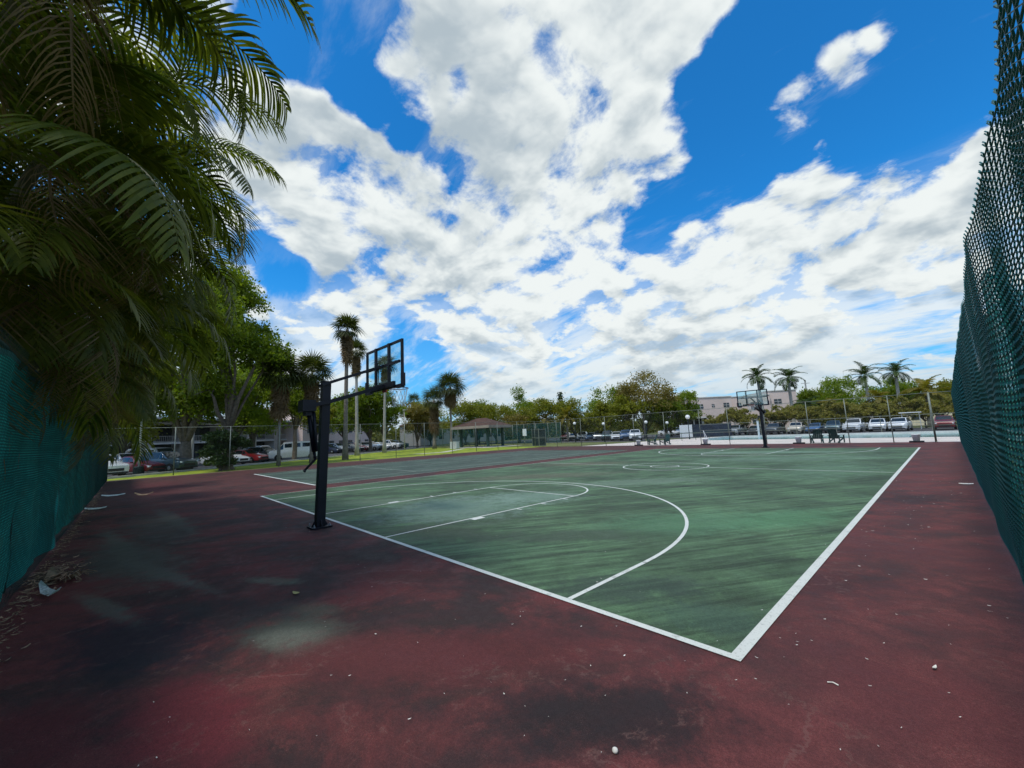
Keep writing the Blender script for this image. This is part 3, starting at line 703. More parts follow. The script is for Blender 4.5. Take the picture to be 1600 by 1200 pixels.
# palms ------------------------------------------------------------------
def frond_quads(r, Ln=2.6, n=60, ll=.62, a0=1.0, bend=1.9, vshape=.5, droop=1.0, w=.035, segs=4, ragged=.1, side=0.):
    s = np.linspace(0, 1, 40); ang = a0 - bend * s ** 1.25
    x = np.concatenate([[0], np.cumsum(np.cos(ang[:-1]) * Ln / 39)]); z = np.concatenate([[0], np.cumsum(np.sin(ang[:-1]) * Ln / 39)])
    y = side * s ** 2 * Ln
    Q = []
    # rachis as a folded strip
    for i in range(39):
        hw = .022 * (1 - s[i] * .85); h2 = .022 * (1 - s[i + 1] * .85)
        for sg in (1, -1):
            Q.append([(x[i], y[i], z[i] + hw), (x[i], y[i] + sg * hw, z[i] - hw * .6), (x[i + 1], y[i + 1] + sg * h2, z[i + 1] - h2 * .6), (x[i + 1], y[i + 1], z[i + 1] + h2)])
    for k in range(n):
        for sg in (1, -1):
            u = .16 + .84 * (k + r.uniform(0, .6)) / n; u = min(u, .995); i = min(int(u * 39), 38)
            t = np.array([math.cos(ang[i]), 0, math.sin(ang[i])]); nu = np.array([-t[2], 0, t[0]])
            p = np.array([x[i], y[i], z[i]])
            ln = ll * (math.sin(math.pi * (.14 + .80 * u)) ** .75) * r.uniform(1 - ragged, 1 + ragged)
            fw = .35 + .75 * u + r.normal() * .06
            d = np.array([0, sg, 0]) * math.cos(vshape) + nu * math.sin(vshape) ; d = d + t * fw; d /= np.linalg.norm(d)
            dr = droop * r.uniform(.7, 1.3); wv = np.cross(d, nu); wv /= np.linalg.norm(wv) + 1e-9
            c = p.copy(); prev = None
            for q in range(segs + 1):
                tt = q / segs; hw = w * (.55 + .9 * tt) * (1 - tt) ** .8 if q else w * .4
                if q == segs: hw = .002
                e = (c - wv * hw, c + wv * hw)
                if prev is not None: Q.append([prev[0], prev[1], e[1], e[0]])
                prev = e
                d2 = d + np.array([0, 0, -1]) * dr * tt * 1.15; d2 /= np.linalg.norm(d2); c = c + d2 * ln / segs
    return np.array(Q)
def fan_leaf(r, rad=.75, pet=.9, nb=22, el=.4, droop=.5, w=.05):
    Q = []
    d = np.array([math.cos(el), 0, math.sin(el)]); up = np.array([-math.sin(el), 0, math.cos(el)])
    h = d * pet - np.array([0, 0, droop * .15])
    Q.append([(0, .02, 0), (0, -.02, 0), tuple(h + np.array([0, -.012, 0])), tuple(h + np.array([0, .012, 0]))])
    for k in range(nb):
        a = (k + .5) / nb * 4.6 - 2.3
        b = d * math.cos(a) + np.array([0, 1, 0]) * math.sin(a) + up * .12 * (1 if k % 2 else -1); b /= np.linalg.norm(b)
        ln = rad * (1 - .25 * abs(a) / 2.3) * r.uniform(.85, 1.1); wv = np.cross(b, up); wv /= np.linalg.norm(wv)
        m = h + b * ln * .55; e = h + b * ln - np.array([0, 0, droop * ln * .55])
        Q.append([h - wv * .01, h + wv * .01, m + wv * w, m - wv * w]); Q.append([m - wv * w, m + wv * w, e + wv * .006, e - wv * .006])
    return np.array(Q)
def rotz(Q, a, tilt=0., off=(0, 0, 0)):
    c, s = math.cos(a), math.sin(a); ct, st = math.cos(tilt), math.sin(tilt)
    X = Q[..., 0] * ct + Q[..., 2] * st; Z = -Q[..., 0] * st + Q[..., 2] * ct
    return np.stack([X * c - Q[..., 1] * s + off[0], X * s + Q[..., 1] * c + off[1], Z + off[2]], -1)
def fan_palm(seed, H, tr, nl=34, rad=.8, pet=.9, skirt=0., tm=None, lean=0., leaf='fan', wind=0.):
    r = np.random.default_rng(seed); mb = MB(); n = 9
    pts = [(lean * (k / n) ** 1.5, 0, H * k / n - .05) for k in range(n + 1)]
    mb.tube(pts, [tr * 1.65] + [tr * (1.25 - .05 * k) if k < 2 else tr * (1.08 - .3 * k / n) for k in range(1, n + 1)], 9)
    Q = []
    for k in range(nl):
        el = 1.35 - 2.0 * (k / nl) ** .9 + r.normal() * .12
        q = rotz(fan_leaf(r, rad * r.uniform(.85, 1.1), pet * r.uniform(.8, 1.15), 20, 0, .35 + .5 * k / nl), k * 2.4 + r.normal() * .2, -el, (lean, 0, H))
        if wind: q[..., 0] += wind * (q[..., 2] - H).clip(-.4, 2) * .2
        Q.append(q)
    parts = [('trunk', mb.mesh('trunk', tm or palmbark, True)), ('crown', np_quads('crown', np.concatenate(Q), L[leaf]))]
    if skirt:
        Q = []; ns = int(30 + skirt * 14)
        for k in range(ns):
            zz = H - .25 - skirt * r.uniform(0, 1)
            Q.append(rotz(fan_leaf(r, rad * .8, pet * .65, 14, 0, .5), r.uniform(0, 6.28), r.uniform(.95, 1.35), (lean * .95, 0, zz)))
        parts.append(('dead_skirt', np_quads('dead_skirt', np.concatenate(Q), deadleaf)))
    return parts
def feather_palm(seed, H, tr, nf=16, Ln=3.2, ll=.75, leaf='royal', tm=None, shaft=True, lean=0., nl=46, w=.05, spread=(1.3, -.35)):
    r = np.random.default_rng(seed); mb = MB(); n = 10
    pts = [(lean * (k / n) ** 1.5, 0, H * k / n - .05) for k in range(n + 1)]
    mb.tube(pts, [tr * 1.25] + [tr * (1.05 - .3 * k / n) for k in range(1, n + 1)], 10)
    parts = [('trunk', mb.mesh('trunk', tm or palepalm, True))]
    if shaft:
        mb = MB(); mb.tube([(lean, 0, H - .1), (lean, 0, H + .5), (lean, 0, H + 1.1)], [tr * .72, tr * .8, tr * .35], 9)
        parts.append(('crown_shaft', mb.mesh('crown_shaft', mat('crownshaft_green', (.08, .13, .035), .5, .2, 4), True)))
    for k in range(nf):
        a0 = spread[0] + (spread[1] - spread[0]) * (k / nf) + r.normal() * .1
        Q = frond_quads(r, Ln * r.uniform(.85, 1.1), nl, ll, a0, r.uniform(1.1, 1.8), .35, 1.1, w, 3, .2)
        parts.append(('frond', np_quads('frond', rotz(Q, k * 2.4 + r.normal() * .25, 0, (lean, 0, H + (.9 if shaft else 0))), L[leaf])))
    return parts

# foreground areca palms: many curved stems, long drooping fronds over the screen fence
def arecas():
    r = np.random.default_rng(41)
    FM = []
    for k in range(9):
        FM.append(np_quads('frond', frond_quads(r, r.uniform(2.3, 2.9), 46, r.uniform(.66, .86), r.uniform(.7, 1.15), r.uniform(1.7, 2.5), r.uniform(.1, .5), r.uniform(.9, 1.8), .029, 6, .2, r.normal() * .08), L['areca']))
    FD = [np_quads('frond', frond_quads(r, 2.1, 44, .60, .3, 1.9, -.1, 2.8, .011, 5, .6, .1), deadleaf) for k in range(2)]
    stem = mat('areca_stem', (.085, .080, .028), .6, .4, 4, bump=.4, bscale=12)
    def clump(label, x, y, stems):
        t = thing('areca_palm', label, 'palm', (x, y, 0), 0, 'palms leaning over the teal fence')
        for si, (dx, dy, h, lx, ly, nf) in enumerate(stems):
            mb = MB(); top = Vector((dx + lx, dy + ly, h)); pts = []
            for k in range(9):
                u = k / 8; pts.append((dx + lx * u ** 2, dy + ly * u ** 2, h * u))
            mb.tube(pts, [.075] * 3 + [.065] * 3 + [.06, .065, .045], 8); mb.build('trunk', stem, t, True)
            for k in range(nf):
                dead = (k > nf - 4) and r.uniform() < .65
                o = link('frond', FD[k % 2] if dead else FM[r.integers(0, 9)], t)
                o.location = top + Vector((0, 0, -.5 * k / nf)); tl = -.35 + 1.15 * (k / nf) + r.normal() * .1
                if dead: tl = .75 + r.uniform(0, .3)
                az = k * 2.4 + r.normal() * .3 + si
                o.rotation_euler = (r.normal() * .15, tl, az); s = r.uniform(.85, 1.15); o.scale = (s, s, s)
        return t
    near = clump('nearest areca palm, its tall drooping fronds filling the top left corner', -6.4, -5.5, [(0, 0, 6.1, .5, 1.3, 15), (.4, -.2, 5.1, 1.0, .9, 14), (-.4, .1, 4.4, .0, 1.1, 13), (.2, -.5, 7.0, 1.0, 1.0, 14), (-.2, -.4, 3.5, .3, .7, 12), (.6, -.3, 7.4, 1.3, 1.6, 13)])
    for k, (az, tl) in enumerate(((62, .38), (30, .55), (88, .7))):
        o = link('frond', FM[(k * 3 + 1) % 9], near); o.location = (1.9, 1.3, 7.35); o.rotation_euler = (0, tl, R(az))
    clump('areca palm with bronze tipped fronds second from the camera along the teal fence', -8.6, -5.6, [(0, 0, 5.7, .3, 1.9, 15), (.3, -.3, 4.4, .4, 1.5, 14), (-.4, 0, 6.5, -.2, 1.6, 15), (-.1, -.4, 3.6, .2, 1.0, 12), (.3, -.1, 7.1, .3, 2.1, 13)])
    clump('areca palm with hanging dead fronds third from the camera along the teal fence', -11.4, -5.7, [(0, 0, 5.3, .3, 2.2, 15), (.4, -.2, 4.2, .2, 1.6, 14), (-.3, -.2, 6.5, .2, 2.3, 14), (.1, -.3, 3.4, .0, 1.1, 12)])
    clump('shorter areca palm fourth along the teal fence, olive fronds just above the fabric', -14.8, -5.7, [(0, 0, 4.9, .2, 2.0, 14), (.4, -.2, 3.9, .2, 1.5, 13), (-.4, -.2, 3.2, .1, 1.1, 12), (0, -.3, 6.2, .3, 2.0, 12)])
    clump('yellowish areca palm fifth along the teal fence', -19, -5.8, [(0, 0, 4.6, .2, 1.6, 13), (.5, -.2, 3.9, .2, 1.2, 11)])
    clump('last areca palm at the far end of the teal fence', -24.5, -5.9, [(0, 0, 5.2, .2, 1.3, 13), (.5, -.2, 4.4, .2, .9, 11)])
    clump('low areca palm behind the dark top left part of the teal fence', -9.6, -7.6, [(0, 0, 6.6, .3, .6, 14), (.5, -.2, 5.0, .2, .6, 13), (-.4, -.2, 7.6, .3, 1.0, 13)])
arecas()

def vegetation():
    def tr(label, x, y, H, cb, rad, leaf, nleaf, ls, trk, seed, lobes=14, group=None, name='tree', cat='tree', **k):
        a, b = tree_meshes(name, seed, H, cb, rad, L[leaf], nleaf, ls, trk, lobes, **k)
        return plant(name, label, cat, (x, y, -.03), [('trunk', a), ('crown', b)], group)
    # big shade trees by the left car park
    tr('large oak with thick pale trunk at the lawn corner by the white cars', -43.0, -.1, 15.5, 3.3, 6.2, 'oak', 30000, .30, .42, 3, 22, 'shade trees by the left car park', 'oak_tree')
    tr('tall spreading oak with several dark limbs rising from the dark round bush', -38.9, 2.3, 17.6, 3.9, 5.0, 'bright', 32000, .28, .36, 4, 20, 'shade trees by the left car park', 'oak_tree')
    tr('oak behind the leftmost parked cars under the palm fronds', -56, -4.2, 12.5, 2.3, 6.6, 'olive', 20000, .4, .4, 5, 18, 'shade trees by the left car park', 'oak_tree')
    tr('bright green bushy tree in front of the balconies, left of the fan palms', -57.5, 7.5, 12.5, 2.6, 5.8, 'lime', 18000, .35, .3, 6, 16, 'shade trees by the left car park')
    tr('slim dark-trunked tree between the fan palms and the white van', -48.8, 9.9, 9.5, 4.6, 3.2, 'oak', 9000, .3, .22, 8, 12, 'shade trees by the left car park')
    tr('round green tree standing over the car row right of the near hoop pole', -66, 26.2, 10.9, 3.0, 5.4, 'oak', 16000, .38, .26, 9, 16, 'shade trees by the left car park')
    tr('second dark trunk tree beside the round green tree over the car row', -67.5, 29.5, 9.6, 3.4, 3.6, 'lime', 8000, .38, .22, 10, 12, 'shade trees by the left car park')
    tr('lime green tree behind the red sedan and the balconies', -54.5, 5.0, 11.5, 2.3, 4.8, 'lime', 14000, .34, .24, 14, 15, 'shade trees by the left car park')
    tr('olive tree behind the white van and the near hoop pole', -74, 19.5, 9.8, 3.0, 4.6, 'olive', 10000, .38, .24, 15, 14, 'shade trees by the left car park')
    tr('yellow-green tree over the pale wall right of the near hoop pole', -80, 27, 11, 3.2, 5.2, 'lime', 10000, .4, .24, 16, 14, 'shade trees by the left car park')
    # dark bush
    a, b = tree_meshes('bush', 11, 3.3, .1, 1.75, L['bush'], 9000, .2, .08, 12, inner=.3)
    plant('round_bush', 'dark rounded bush at the lawn fence under the tall oak', 'bush', (-37.7, 1.7, -.03), [('stems', a), ('foliage', b)], None, 0, (1.22, 1.22, .95))
    # middle distance trees
    MT = [('brownish tree left of the two skirted fan palms', -68.7, 36.7, 9.5, 1.0, 3.9, 'tan'), ('green tree just left of the pavilion roof', -66.5, 46.5, 7.9, 0.8, 4.7, 'olive'),
          ('olive tree directly behind the pavilion roof peak', -63.7, 52.4, 8.4, 1.1, 4.6, 'olive'), ('taller pale green feathery tree right of the pavilion', -63.9, 59.5, 11.2, 1.4, 4.3, 'lime'),
          ('olive tree above the dark gate panels', -53.4, 56.0, 7.8, 0.7, 4.4, 'olive'), ('yellow-green tree right of the thin cypress', -48.7, 60.1, 8.3, 1.0, 4.9, 'olive'),
          ('lime topped tree above the middle row of cars', -44.4, 64.6, 9.4, 1.1, 4.9, 'lime'), ('largest round tree on the skyline with a russet top', -37.3, 66.3, 11.0, 1.3, 5.8, 'tan'),
          ('olive tree tucked in front of the russet-topped tree', -37.6, 60.6, 7.4, 1.0, 3.4, 'olive'), ('dark leafy tree right of the russet-topped tree', -33.6, 66.8, 6.6, 1.0, 3.4, 'oak'),
          ('bright yellow-green tree at the left end of the pink building', -32.0, 72.9, 8.2, 1.1, 3.3, 'lime'), ('low olive tree filling the gap between cars and skyline', -41.5, 59.5, 6.0, 0.8, 3.6, 'olive'),
          ('low tan tree under the palms behind the pavilion gate', -57.5, 53.0, 6.6, 0.8, 3.8, 'tan'), ('low olive tree left of the bright yellow-green tree', -35.2, 72, 6.2, 0.9, 3.6, 'hedge'),
          ('shadowy tree behind the screened court right of the pavilion', -71.5, 54.0, 8.6, 0.9, 5.2, 'oak'), ('olive tree far behind the slender palms', -79, 46, 10, 1.2, 5.5, 'olive')]
    for i, (lb, x, y, H, cb, rad, lf) in enumerate(MT):
        tr(lb, x, y, H * 1.1, cb, rad * 1.12, lf, 7500 if rad < 5 else 11000, .36, .2, 40 + i, 16, 'trees on the skyline beyond the court', inner=.35)
    for i, (lb, x, y, H, cb, rad, lf) in enumerate([
            ('wide bright green tree behind the left of the two far right palms', -14.8, 117, 12.8, 3, 7.0, 'lime'), ('bushy tree right of the pink building', -17.2, 97.6, 7.6, 2, 4.2, 'oak'),
            ('green tree between the two right-hand royal palms', -7.4, 122, 10.2, 2, 6.4, 'lime'), ('olive tree at the far right beside the green fence', 2.4, 108, 8.2, 1.6, 4.6, 'olive'), ('low green tree under the right-hand royal palms', -3.4, 112, 7.6, 1.5, 5.0, 'oak'),
            ('green mass of tree far behind the pool, left of the utility pole', -20.5, 118, 8.6, 1.6, 5.6, 'olive')]):
        tr(lb, x, y, H, cb, rad, lf, 7500, .42, .22, 70 + i, 15, 'trees behind the right car park', inner=.35)
    # row of small bushy trees behind the pool: four shapes shared
    HV = [tree_meshes('hedge', 90 + k, 3.7, 1.15, 1.75, L['hedge'], 4200, .25, .075, 12, forks=6, inner=.3) for k in range(4)]
    hp = [(-23.5, 61.9), (-21.3, 62.4), (-19.3, 63.4), (-16.8, 64.6), (-15.0, 65.4), (-13.2, 66.2), (-11.3, 67.0), (-9.5, 67.8), (-7.7, 68.5), (-5.9, 69.1), (-4.2, 69.7), (-2.5, 70.3), (-.8, 70.8), (.9, 71.3), (2.4, 71.5)]
    words = ['leftmost small bushy tree of the row behind the pool, by the dark enclosure', 'second small bushy tree from the left behind the pool', 'small bushy tree left of the far hoop pole', 'small bushy tree just right of the far hoop pole',
             'small bushy tree behind the pool under the left royal palm', 'small bushy tree behind the pool under the second royal palm', 'small bushy tree behind the blue and white parked cars', 'small bushy tree behind the blue suv by the pool', 'small bushy tree behind the white pickup by the pool',
             'small bushy tree right of the white pickup', 'small bushy tree below the third royal palm', 'small bushy tree below the rightmost royal palm', 'small bushy tree under the golden coconut palm', 'small bushy tree behind the dark red car at far right', 'rightmost small bushy tree, half hidden by the green mesh fence']
    for i, (x, y) in enumerate(hp):
        a, b = HV[i % 4]; x = 1.33 + (x - 1.33) * 1.1; y += 7
        s = .9 + .3 * ((i * 37) % 10) / 10
        plant('small_tree', words[i], 'tree', (x, y, -.03), [('trunk', a), ('crown', b)], 'small trees in a row behind the pool', i * 1.7, (1.15, 1.15, s * 1.1))
    # palms
    plant('fan_palm', 'stocky fan palm with brown skirt, left of the near hoop', 'palm', (-39.3, 6.1, -.03), fan_palm(21, 8.2, .12, 56, 1.3, 1.15, 2.6), 'fan palms near the lawn')
    plant('fan_palm', 'fan palm directly behind the near hoop pole', 'palm', (-39.7, 8.9, -.03), fan_palm(22, 8.5, .12, 50, 1.25, 1.1, 2.0), 'fan palms near the lawn', 1.)
    plant('fan_palm', 'tall wind-blown fan palm on the lawn, tallest palm beside the near backboard', 'palm', (-41.1, 12.6, -.03), fan_palm(23, 13.6, .21, 34, 1.05, .85, 2.6, lean=.35, wind=.5), 'slender tall fan palms on the lawn')
    plant('fan_palm', 'slender fan palm whose crown sits left of the near backboard', 'palm', (-50.7, 17.7, -.03), fan_palm(24, 13.7, .2, 30, 1.0, .85, 2.2, lean=-.3, tm=palepalm), 'slender tall fan palms on the lawn')
    plant('fan_palm', 'slender fan palm seen through the glass of the near backboard', 'palm', (-54.0, 23.0, -.03), fan_palm(25, 12.6, .2, 30, 1.15, .9, 1.6, lean=.5, tm=palepalm), 'slender tall fan palms on the lawn')
    plant('fan_palm', 'shaggy fan palm with a long brown skirt, left of the pavilion', 'palm', (-57.8, 33.7, -.03), fan_palm(26, 8.2, .25, 44, 1.5, 1.3, 4.2), 'skirted fan palms by the pavilion')
    plant('fan_palm', 'taller fan palm with brown skirt on a thin trunk, left of the pavilion', 'palm', (-54.3, 34.7, -.03), fan_palm(27, 10.0, .17, 64, 1.8, 1.45, 1.6), 'skirted fan palms by the pavilion')
    plant('fan_palm', 'tiny distant fan palm rising over the trees right of the near net', 'palm', (-107, 57.8, 0), fan_palm(28, 13, .25, 30, 1.6, 1.3, .8))
    plant('cypress_tree', 'thin dark cypress spire poking above the skyline trees', 'tree', (-55, 63.5, 0), [('trunk', tree_meshes('c', 31, 9, 1, .5, L['oak'], 900, .3, .1, 4)[0]), ('crown', np_quads('crown', leaf_quads(np.stack([rng.normal(size=1600) * .28, rng.normal(size=1600) * .28, rng.uniform(1, 10.3, 1600)], 1), .35, rng), L['bush']))])
    # bushy palms on the skyline
    for i, (lb, x, y, H) in enumerate([('brown-headed palm on the skyline right of the pavilion', -60, 55.5, 4.4), ('date-like palm with drooping tan fronds above the gate', -52, 55, 4.2), ('shaggy palm at the base of the russet-topped tree', -35.4, 62.5, 5.2), ('palm with curved fronds left of the lamp globes', -47, 55.5, 4.4)]):
        plant('bushy_palm', lb, 'palm', (x, y, 0), feather_palm(60 + i, H, .2, 22, 2.6, .6, 'coco' if i % 2 else 'fan', palmbark, False, 0, 26, .07, (1.3, -.5)), 'bushy palms on the skyline')
    # royal palms
    for i, (lb, x, y, H, ln, rz) in enumerate([('royal palm rising behind the far backboard', -22, 82.1, 10.6, -.3, 0), ('royal palm right of the far backboard', -18.3, 86, 10.2, .2, 2), ('left royal palm of the pair behind the right car park', -8.4, 96.5, 9.9, .2, 4), ('rightmost royal palm, tall pale trunk behind the right car park', -4.7, 100.5, 10.3, .3, 1)]):
        plant('royal_palm', lb, 'palm', (x, y, 0), feather_palm(80 + i, H - 1.2, .3, 19, 3.3, .95, 'royal', lean=ln, nl=40, w=.055, spread=(1.45, -.45)), 'tall royal palms behind the pool', rz)
    plant('coconut_palm', 'golden coconut palm with drooping yellow fronds at the far right', 'palm', (-.9, 88, 0), feather_palm(85, 5.4, .24, 22, 3.9, 1.0, 'coco', palmbark, False, .2, 36, .09, (1.35, -.7)))
    for i, (lb, x, y, H) in enumerate([('short yellow-green palm below the utility pole', -12.5, 84.8, 4.0), ('short palm right of the pink building', -15.8, 84.2, 4.4), ('short leaning palm between the right-hand royal palms', -6.0, 84, 4.6)]):
        plant('coconut_palm', lb, 'palm', (x, y, 0), feather_palm(87 + i, H, .2, 18, 2.7, .8, 'coco' if i != 1 else 'royal', palmbark, False, .3, 30, .09, (1.35, -.5)), 'short palms behind the hedge row', i)
vegetation()
def woodland():
    r = np.random.default_rng(77); P = []
    for k in range(420):
        az = r.uniform(-97, 8); d = r.uniform(135, 190)
        c = np.array([1.3 + d * math.sin(R(az)), -3.5 + d * math.cos(R(az)), 0]); h = r.uniform(3.5, 7.5)
        q = r.normal(size=(110, 3)); q /= np.linalg.norm(q, axis=1)[:, None]; q *= r.uniform(.5, 1.05, 110)[:, None]
        P.append(c + np.array([0, 0, h * .5]) + q * np.array([4.2, 4.2, h * .55]))
    me = np_quads('distant_woodland', leaf_quads(np.concatenate(P), 1.3, r, aspect=.7), leafmat('distant_leaf', (.07, .085, .018), (.15, .15, .03), .35, .15))
    tag(link('distant_woodland', me), 'low belt of far-off trees along the horizon behind everything', 'woodland', kind='stuff')
woodland()

# ------------------------------------------------------------------ vehicles
def paint(name, c, metal=.1):
    if name in MATS: return MATS[name]
    m = bpy.data.materials.new(name); m.use_nodes = True; b = m.node_tree.nodes['Principled BSDF']; g = G(m.node_tree)
    tc = g.n('ShaderNodeTexCoord'); n = g.noise(tc.outputs['Object'], 2.5, 4, .6)
    m.node_tree.links.new(g.mix(n, tuple(x * .9 for x in c), tuple(min(1, x * 1.1) for x in c)), b.inputs['Base Color'])
    b.inputs['Roughness'].default_value = .28; b.inputs['Metallic'].default_value = metal; b.inputs['Coat Weight'].default_value = .6; b.inputs['Coat Roughness'].default_value = .08
    MATS[name] = m; return m
PAINT = {'white': (.72, .74, .74), 'red': (.34, .018, .022), 'darkred': (.16, .014, .02), 'silver': (.42, .45, .47), 'grey': (.10, .11, .12), 'black': (.016, .017, .02), 'blue': (.05, .11, .22), 'navy': (.02, .03, .065), 'cream': (.55, .50, .40), 'teal': (.06, .10, .12)}
carglass = mat('car_window', (.012, .02, .024), .08, .3, 3, spec=.7); tyre_m = mat('tyre_rubber', (.018, .018, .018), .9, .2, 9); rim_m = mat('wheel_rim', (.40, .41, .42), .35, .15, 9, metal=.7)
lamp_m = mat('headlamp_lens', (.72, .74, .74), .15, .1, 9, spec=.6); tail_m = mat('tail_lamp', (.30, .012, .012), .25, .2, 9); trim_m = mat('black_trim', (.02, .02, .022), .6, .3, 7)
# stations: x, zbottom, zbelt, ztop, half width, top half width ; glass spans
CARS = {
 'sedan': dict(st=[(2.36, .34, .58, .64, .62, .56), (2.24, .22, .66, .74, .82, .72), (1.55, .2, .82, .89, .90, .78), (.98, .2, .90, .97, .91, .78), (.18, .2, .94, 1.42, .91, .62), (-.75, .2, .95, 1.44, .91, .62), (-1.62, .2, .97, 1.08, .90, .72), (-2.2, .24, .94, 1.02, .84, .72), (-2.36, .38, .86, .93, .70, .64)], ws=(3, 4), rw=(5, 6), side=[(3, 4), (4, 5), (5, 6)], wheels=(1.42, -1.38), wr=.33),
 'suv': dict(st=[(2.30, .40, .74, .84, .66, .60), (2.2, .28, .84, .96, .86, .76), (1.5, .26, 1.0, 1.08, .93, .80), (1.05, .26, 1.06, 1.14, .94, .80), (.35, .26, 1.08, 1.66, .94, .66), (-1.5, .26, 1.10, 1.68, .94, .66), (-2.08, .28, 1.10, 1.28, .92, .74), (-2.26, .38, .98, 1.08, .82, .72)], ws=(3, 4), rw=(5, 6), side=[(3, 4), (4, 5), (5, 6)], wheels=(1.4, -1.32), wr=.37),
 'van': dict(st=[(2.75, .42, .84, .94, .74, .66), (2.62, .30, .98, 1.10, .94, .84), (1.85, .28, 1.16, 1.26, 1.0, .86), (1.2, .28, 1.20, 2.05, 1.0, .80), (-.6, .28, 1.22, 2.12, 1.0, .82), (-2.6, .28, 1.22, 2.10, 1.0, .82), (-2.78, .36, 1.2, 2.02, .97, .80)], ws=(2, 3), rw=(5, 6), side=[(2, 3), (3, 4), (4, 5)], wheels=(1.72, -1.7), wr=.37),
 'pickup': dict(st=[(2.75, .46, .86, .96, .76, .70), (2.65, .34, .98, 1.08, .94, .86), (1.6, .32, 1.08, 1.16, .97, .86), (1.05, .32, 1.12, 1.20, .97, .82), (.45, .32, 1.14, 1.80, .97, .70), (-.75, .32, 1.14, 1.80, .97, .70), (-.95, .32, 1.12, 1.18, .97, .9), (-2.7, .34, 1.10, 1.16, .96, .93), (-2.78, .44, 1.06, 1.12, .94, .92)], ws=(3, 4), rw=(5, 6), side=[(3, 4), (4, 5)], wheels=(1.75, -1.6), wr=.39)}
CAR0 = {}
def car_parts(kind, root, pm):
    S = CARS[kind]; st = S['st']; rings = []
    for (x, zb, zl, zt, w, wt) in st:
        zm = zb + (zl - zb) * .55
        h = [(wt * .55, zt + .012), (wt, zt - .02), (w * .965, zl), (w, zm), (w * .95, zb + .06), (w * .82, zb)]
        rings.append([(x, y, z) for y, z in h] + [(x, -y, z) for y, z in reversed(h)])
    mb = MB(); n = 12
    mb.add([q for r in rings for q in r], [(i * n + j, (i + 1) * n + j, (i + 1) * n + (j + 1) % n, i * n + (j + 1) % n) for i in range(len(rings) - 1) for j in range(n)] + [tuple(range(n)), tuple(range(len(rings) * n - 1, (len(rings) - 1) * n - 1, -1))])
    body = mb.build('body', pm, root)
    bv = body.data; bv.polygons.foreach_set('use_smooth', [True] * len(bv.polygons))
    try: bv.set_sharp_from_angle(angle=R(28))
    except Exception: pass
    def lerp(a, b, t): return tuple(a[k] + (b[k] - a[k]) * t for k in range(3))
    def panel(i0, i1, lo, hi, f0, f1, sgn):
        a0, a1 = rings[i0], rings[i1]; jt, jb = (1, 2) if sgn > 0 else (10, 9)
        B0, B1, T0, T1 = a0[jb], a1[jb], a0[jt], a1[jt]
        pt = lambda u, v: lerp(lerp(B0, B1, u), lerp(T0, T1, u), v)
        q = [pt(f0, lo), pt(f1, lo), pt(f1, hi), pt(f0, hi)]
        return [(x, y + sgn * .012, z + .004) for x, y, z in q]
    for sg in (1, -1):
        mb = MB()
        for k, (i0, i1) in enumerate(S['side']):
            first, last = k == 0, k == len(S['side']) - 1
            if kind == 'van' and k == 0: q = panel(i0, i1, .12, .85, .45, .98, sg)
            elif kind == 'van': q = panel(i0, i1, .30, .82, .06, .46, sg); mb.quad(*q); q = panel(i0, i1, .30, .82, .54, .94, sg)
            else:
                q = panel(i0, i1, .10, .90, .22 if first else .04, .80 if last and not first and kind != 'pickup' else .96, sg)
            mb.quad(*q)
        mb.build('side_window', carglass, root)
    for nm, (i0, i1), up in (('windscreen', S['ws'], 1), ('rear_window', S['rw'], 1)):
        a0, a1 = rings[i0], rings[i1]; mb = MB()
        pt = lambda u, v: lerp(lerp(a0[1], a1[1], u), lerp(a0[10], a1[10], u), v)
        u0, u1 = (.12, .93) if nm == 'windscreen' else (.08, .85)
        dz = .022
        q = [pt(u0, .05), pt(u1, .05), pt(u1, .95), pt(u0, .95)]
        dx = .02 if nm == 'windscreen' else -.02
        mb.quad(*[(x + dx, y, z + dz) for x, y, z in q]); mb.build(nm, carglass, root)
    xf, xr = st[0][0], st[-1][0]
    for x in S['wheels']:
        for sg in (1, -1):
            w = st[3][4]; r = S['wr']
            mb = MB(); mb.lathe([(r * .62, -.11), (r * .93, -.11), (r, -.07), (r, .07), (r * .93, .11), (r * .62, .11)], (x, sg * (w - .085), r), 18, 'Y')
            o = mb.build('wheel', tyre_m, root)
            mb = MB(); mb.lathe([(.03, -.12), (r * .6, -.1), (r * .6, .1), (.03, .12)], (x, sg * (w - .083), r), 14, 'Y'); mb.build('rim', rim_m, o)
    zb = st[1][2]
    for sg in (1, -1):
        mb = MB(); mb.box((xf - .13, sg * st[1][4] * .76, zb - .04), (.24, .30, .13), sg * -.35); mb.build('headlight', lamp_m, root)
        mb = MB(); mb.box((xr + .08, sg * st[-2][4] * .82, st[-2][2] - .06), (.18, .22, .16 if kind != 'van' else .35), sg * .25); mb.build('tail_light', tail_m, root)
        mb = MB(); mb.box((st[3][0] - .15 if kind != 'van' else 1.7, sg * (st[3][4] + .09), st[3][2] + .06), (.13, .18, .12)); mb.build('mirror', pm, root)
    mb = MB(); mb.box((xf - .02, 0, st[0][1] + .16), (.09, .95, .2)); mb.build('grille', trim_m, root)
    mb = MB(); mb.box((xf - .10, 0, st[1][1] + .05), (.3, 1.45, .14)); mb.build('front_bumper', trim_m, root); mb = MB(); mb.box((xr + .10, 0, st[1][1] + .08), (.3, 1.45, .14)); mb.build('rear_bumper', trim_m, root)
    mb = MB(); mb.box((xr - .0, 0, st[-1][2] - .22 if kind != 'van' else .62), (.03, .32, .15)); mb.build('number_plate', mat('plate', (.6, .6, .58), .5, .1), root)
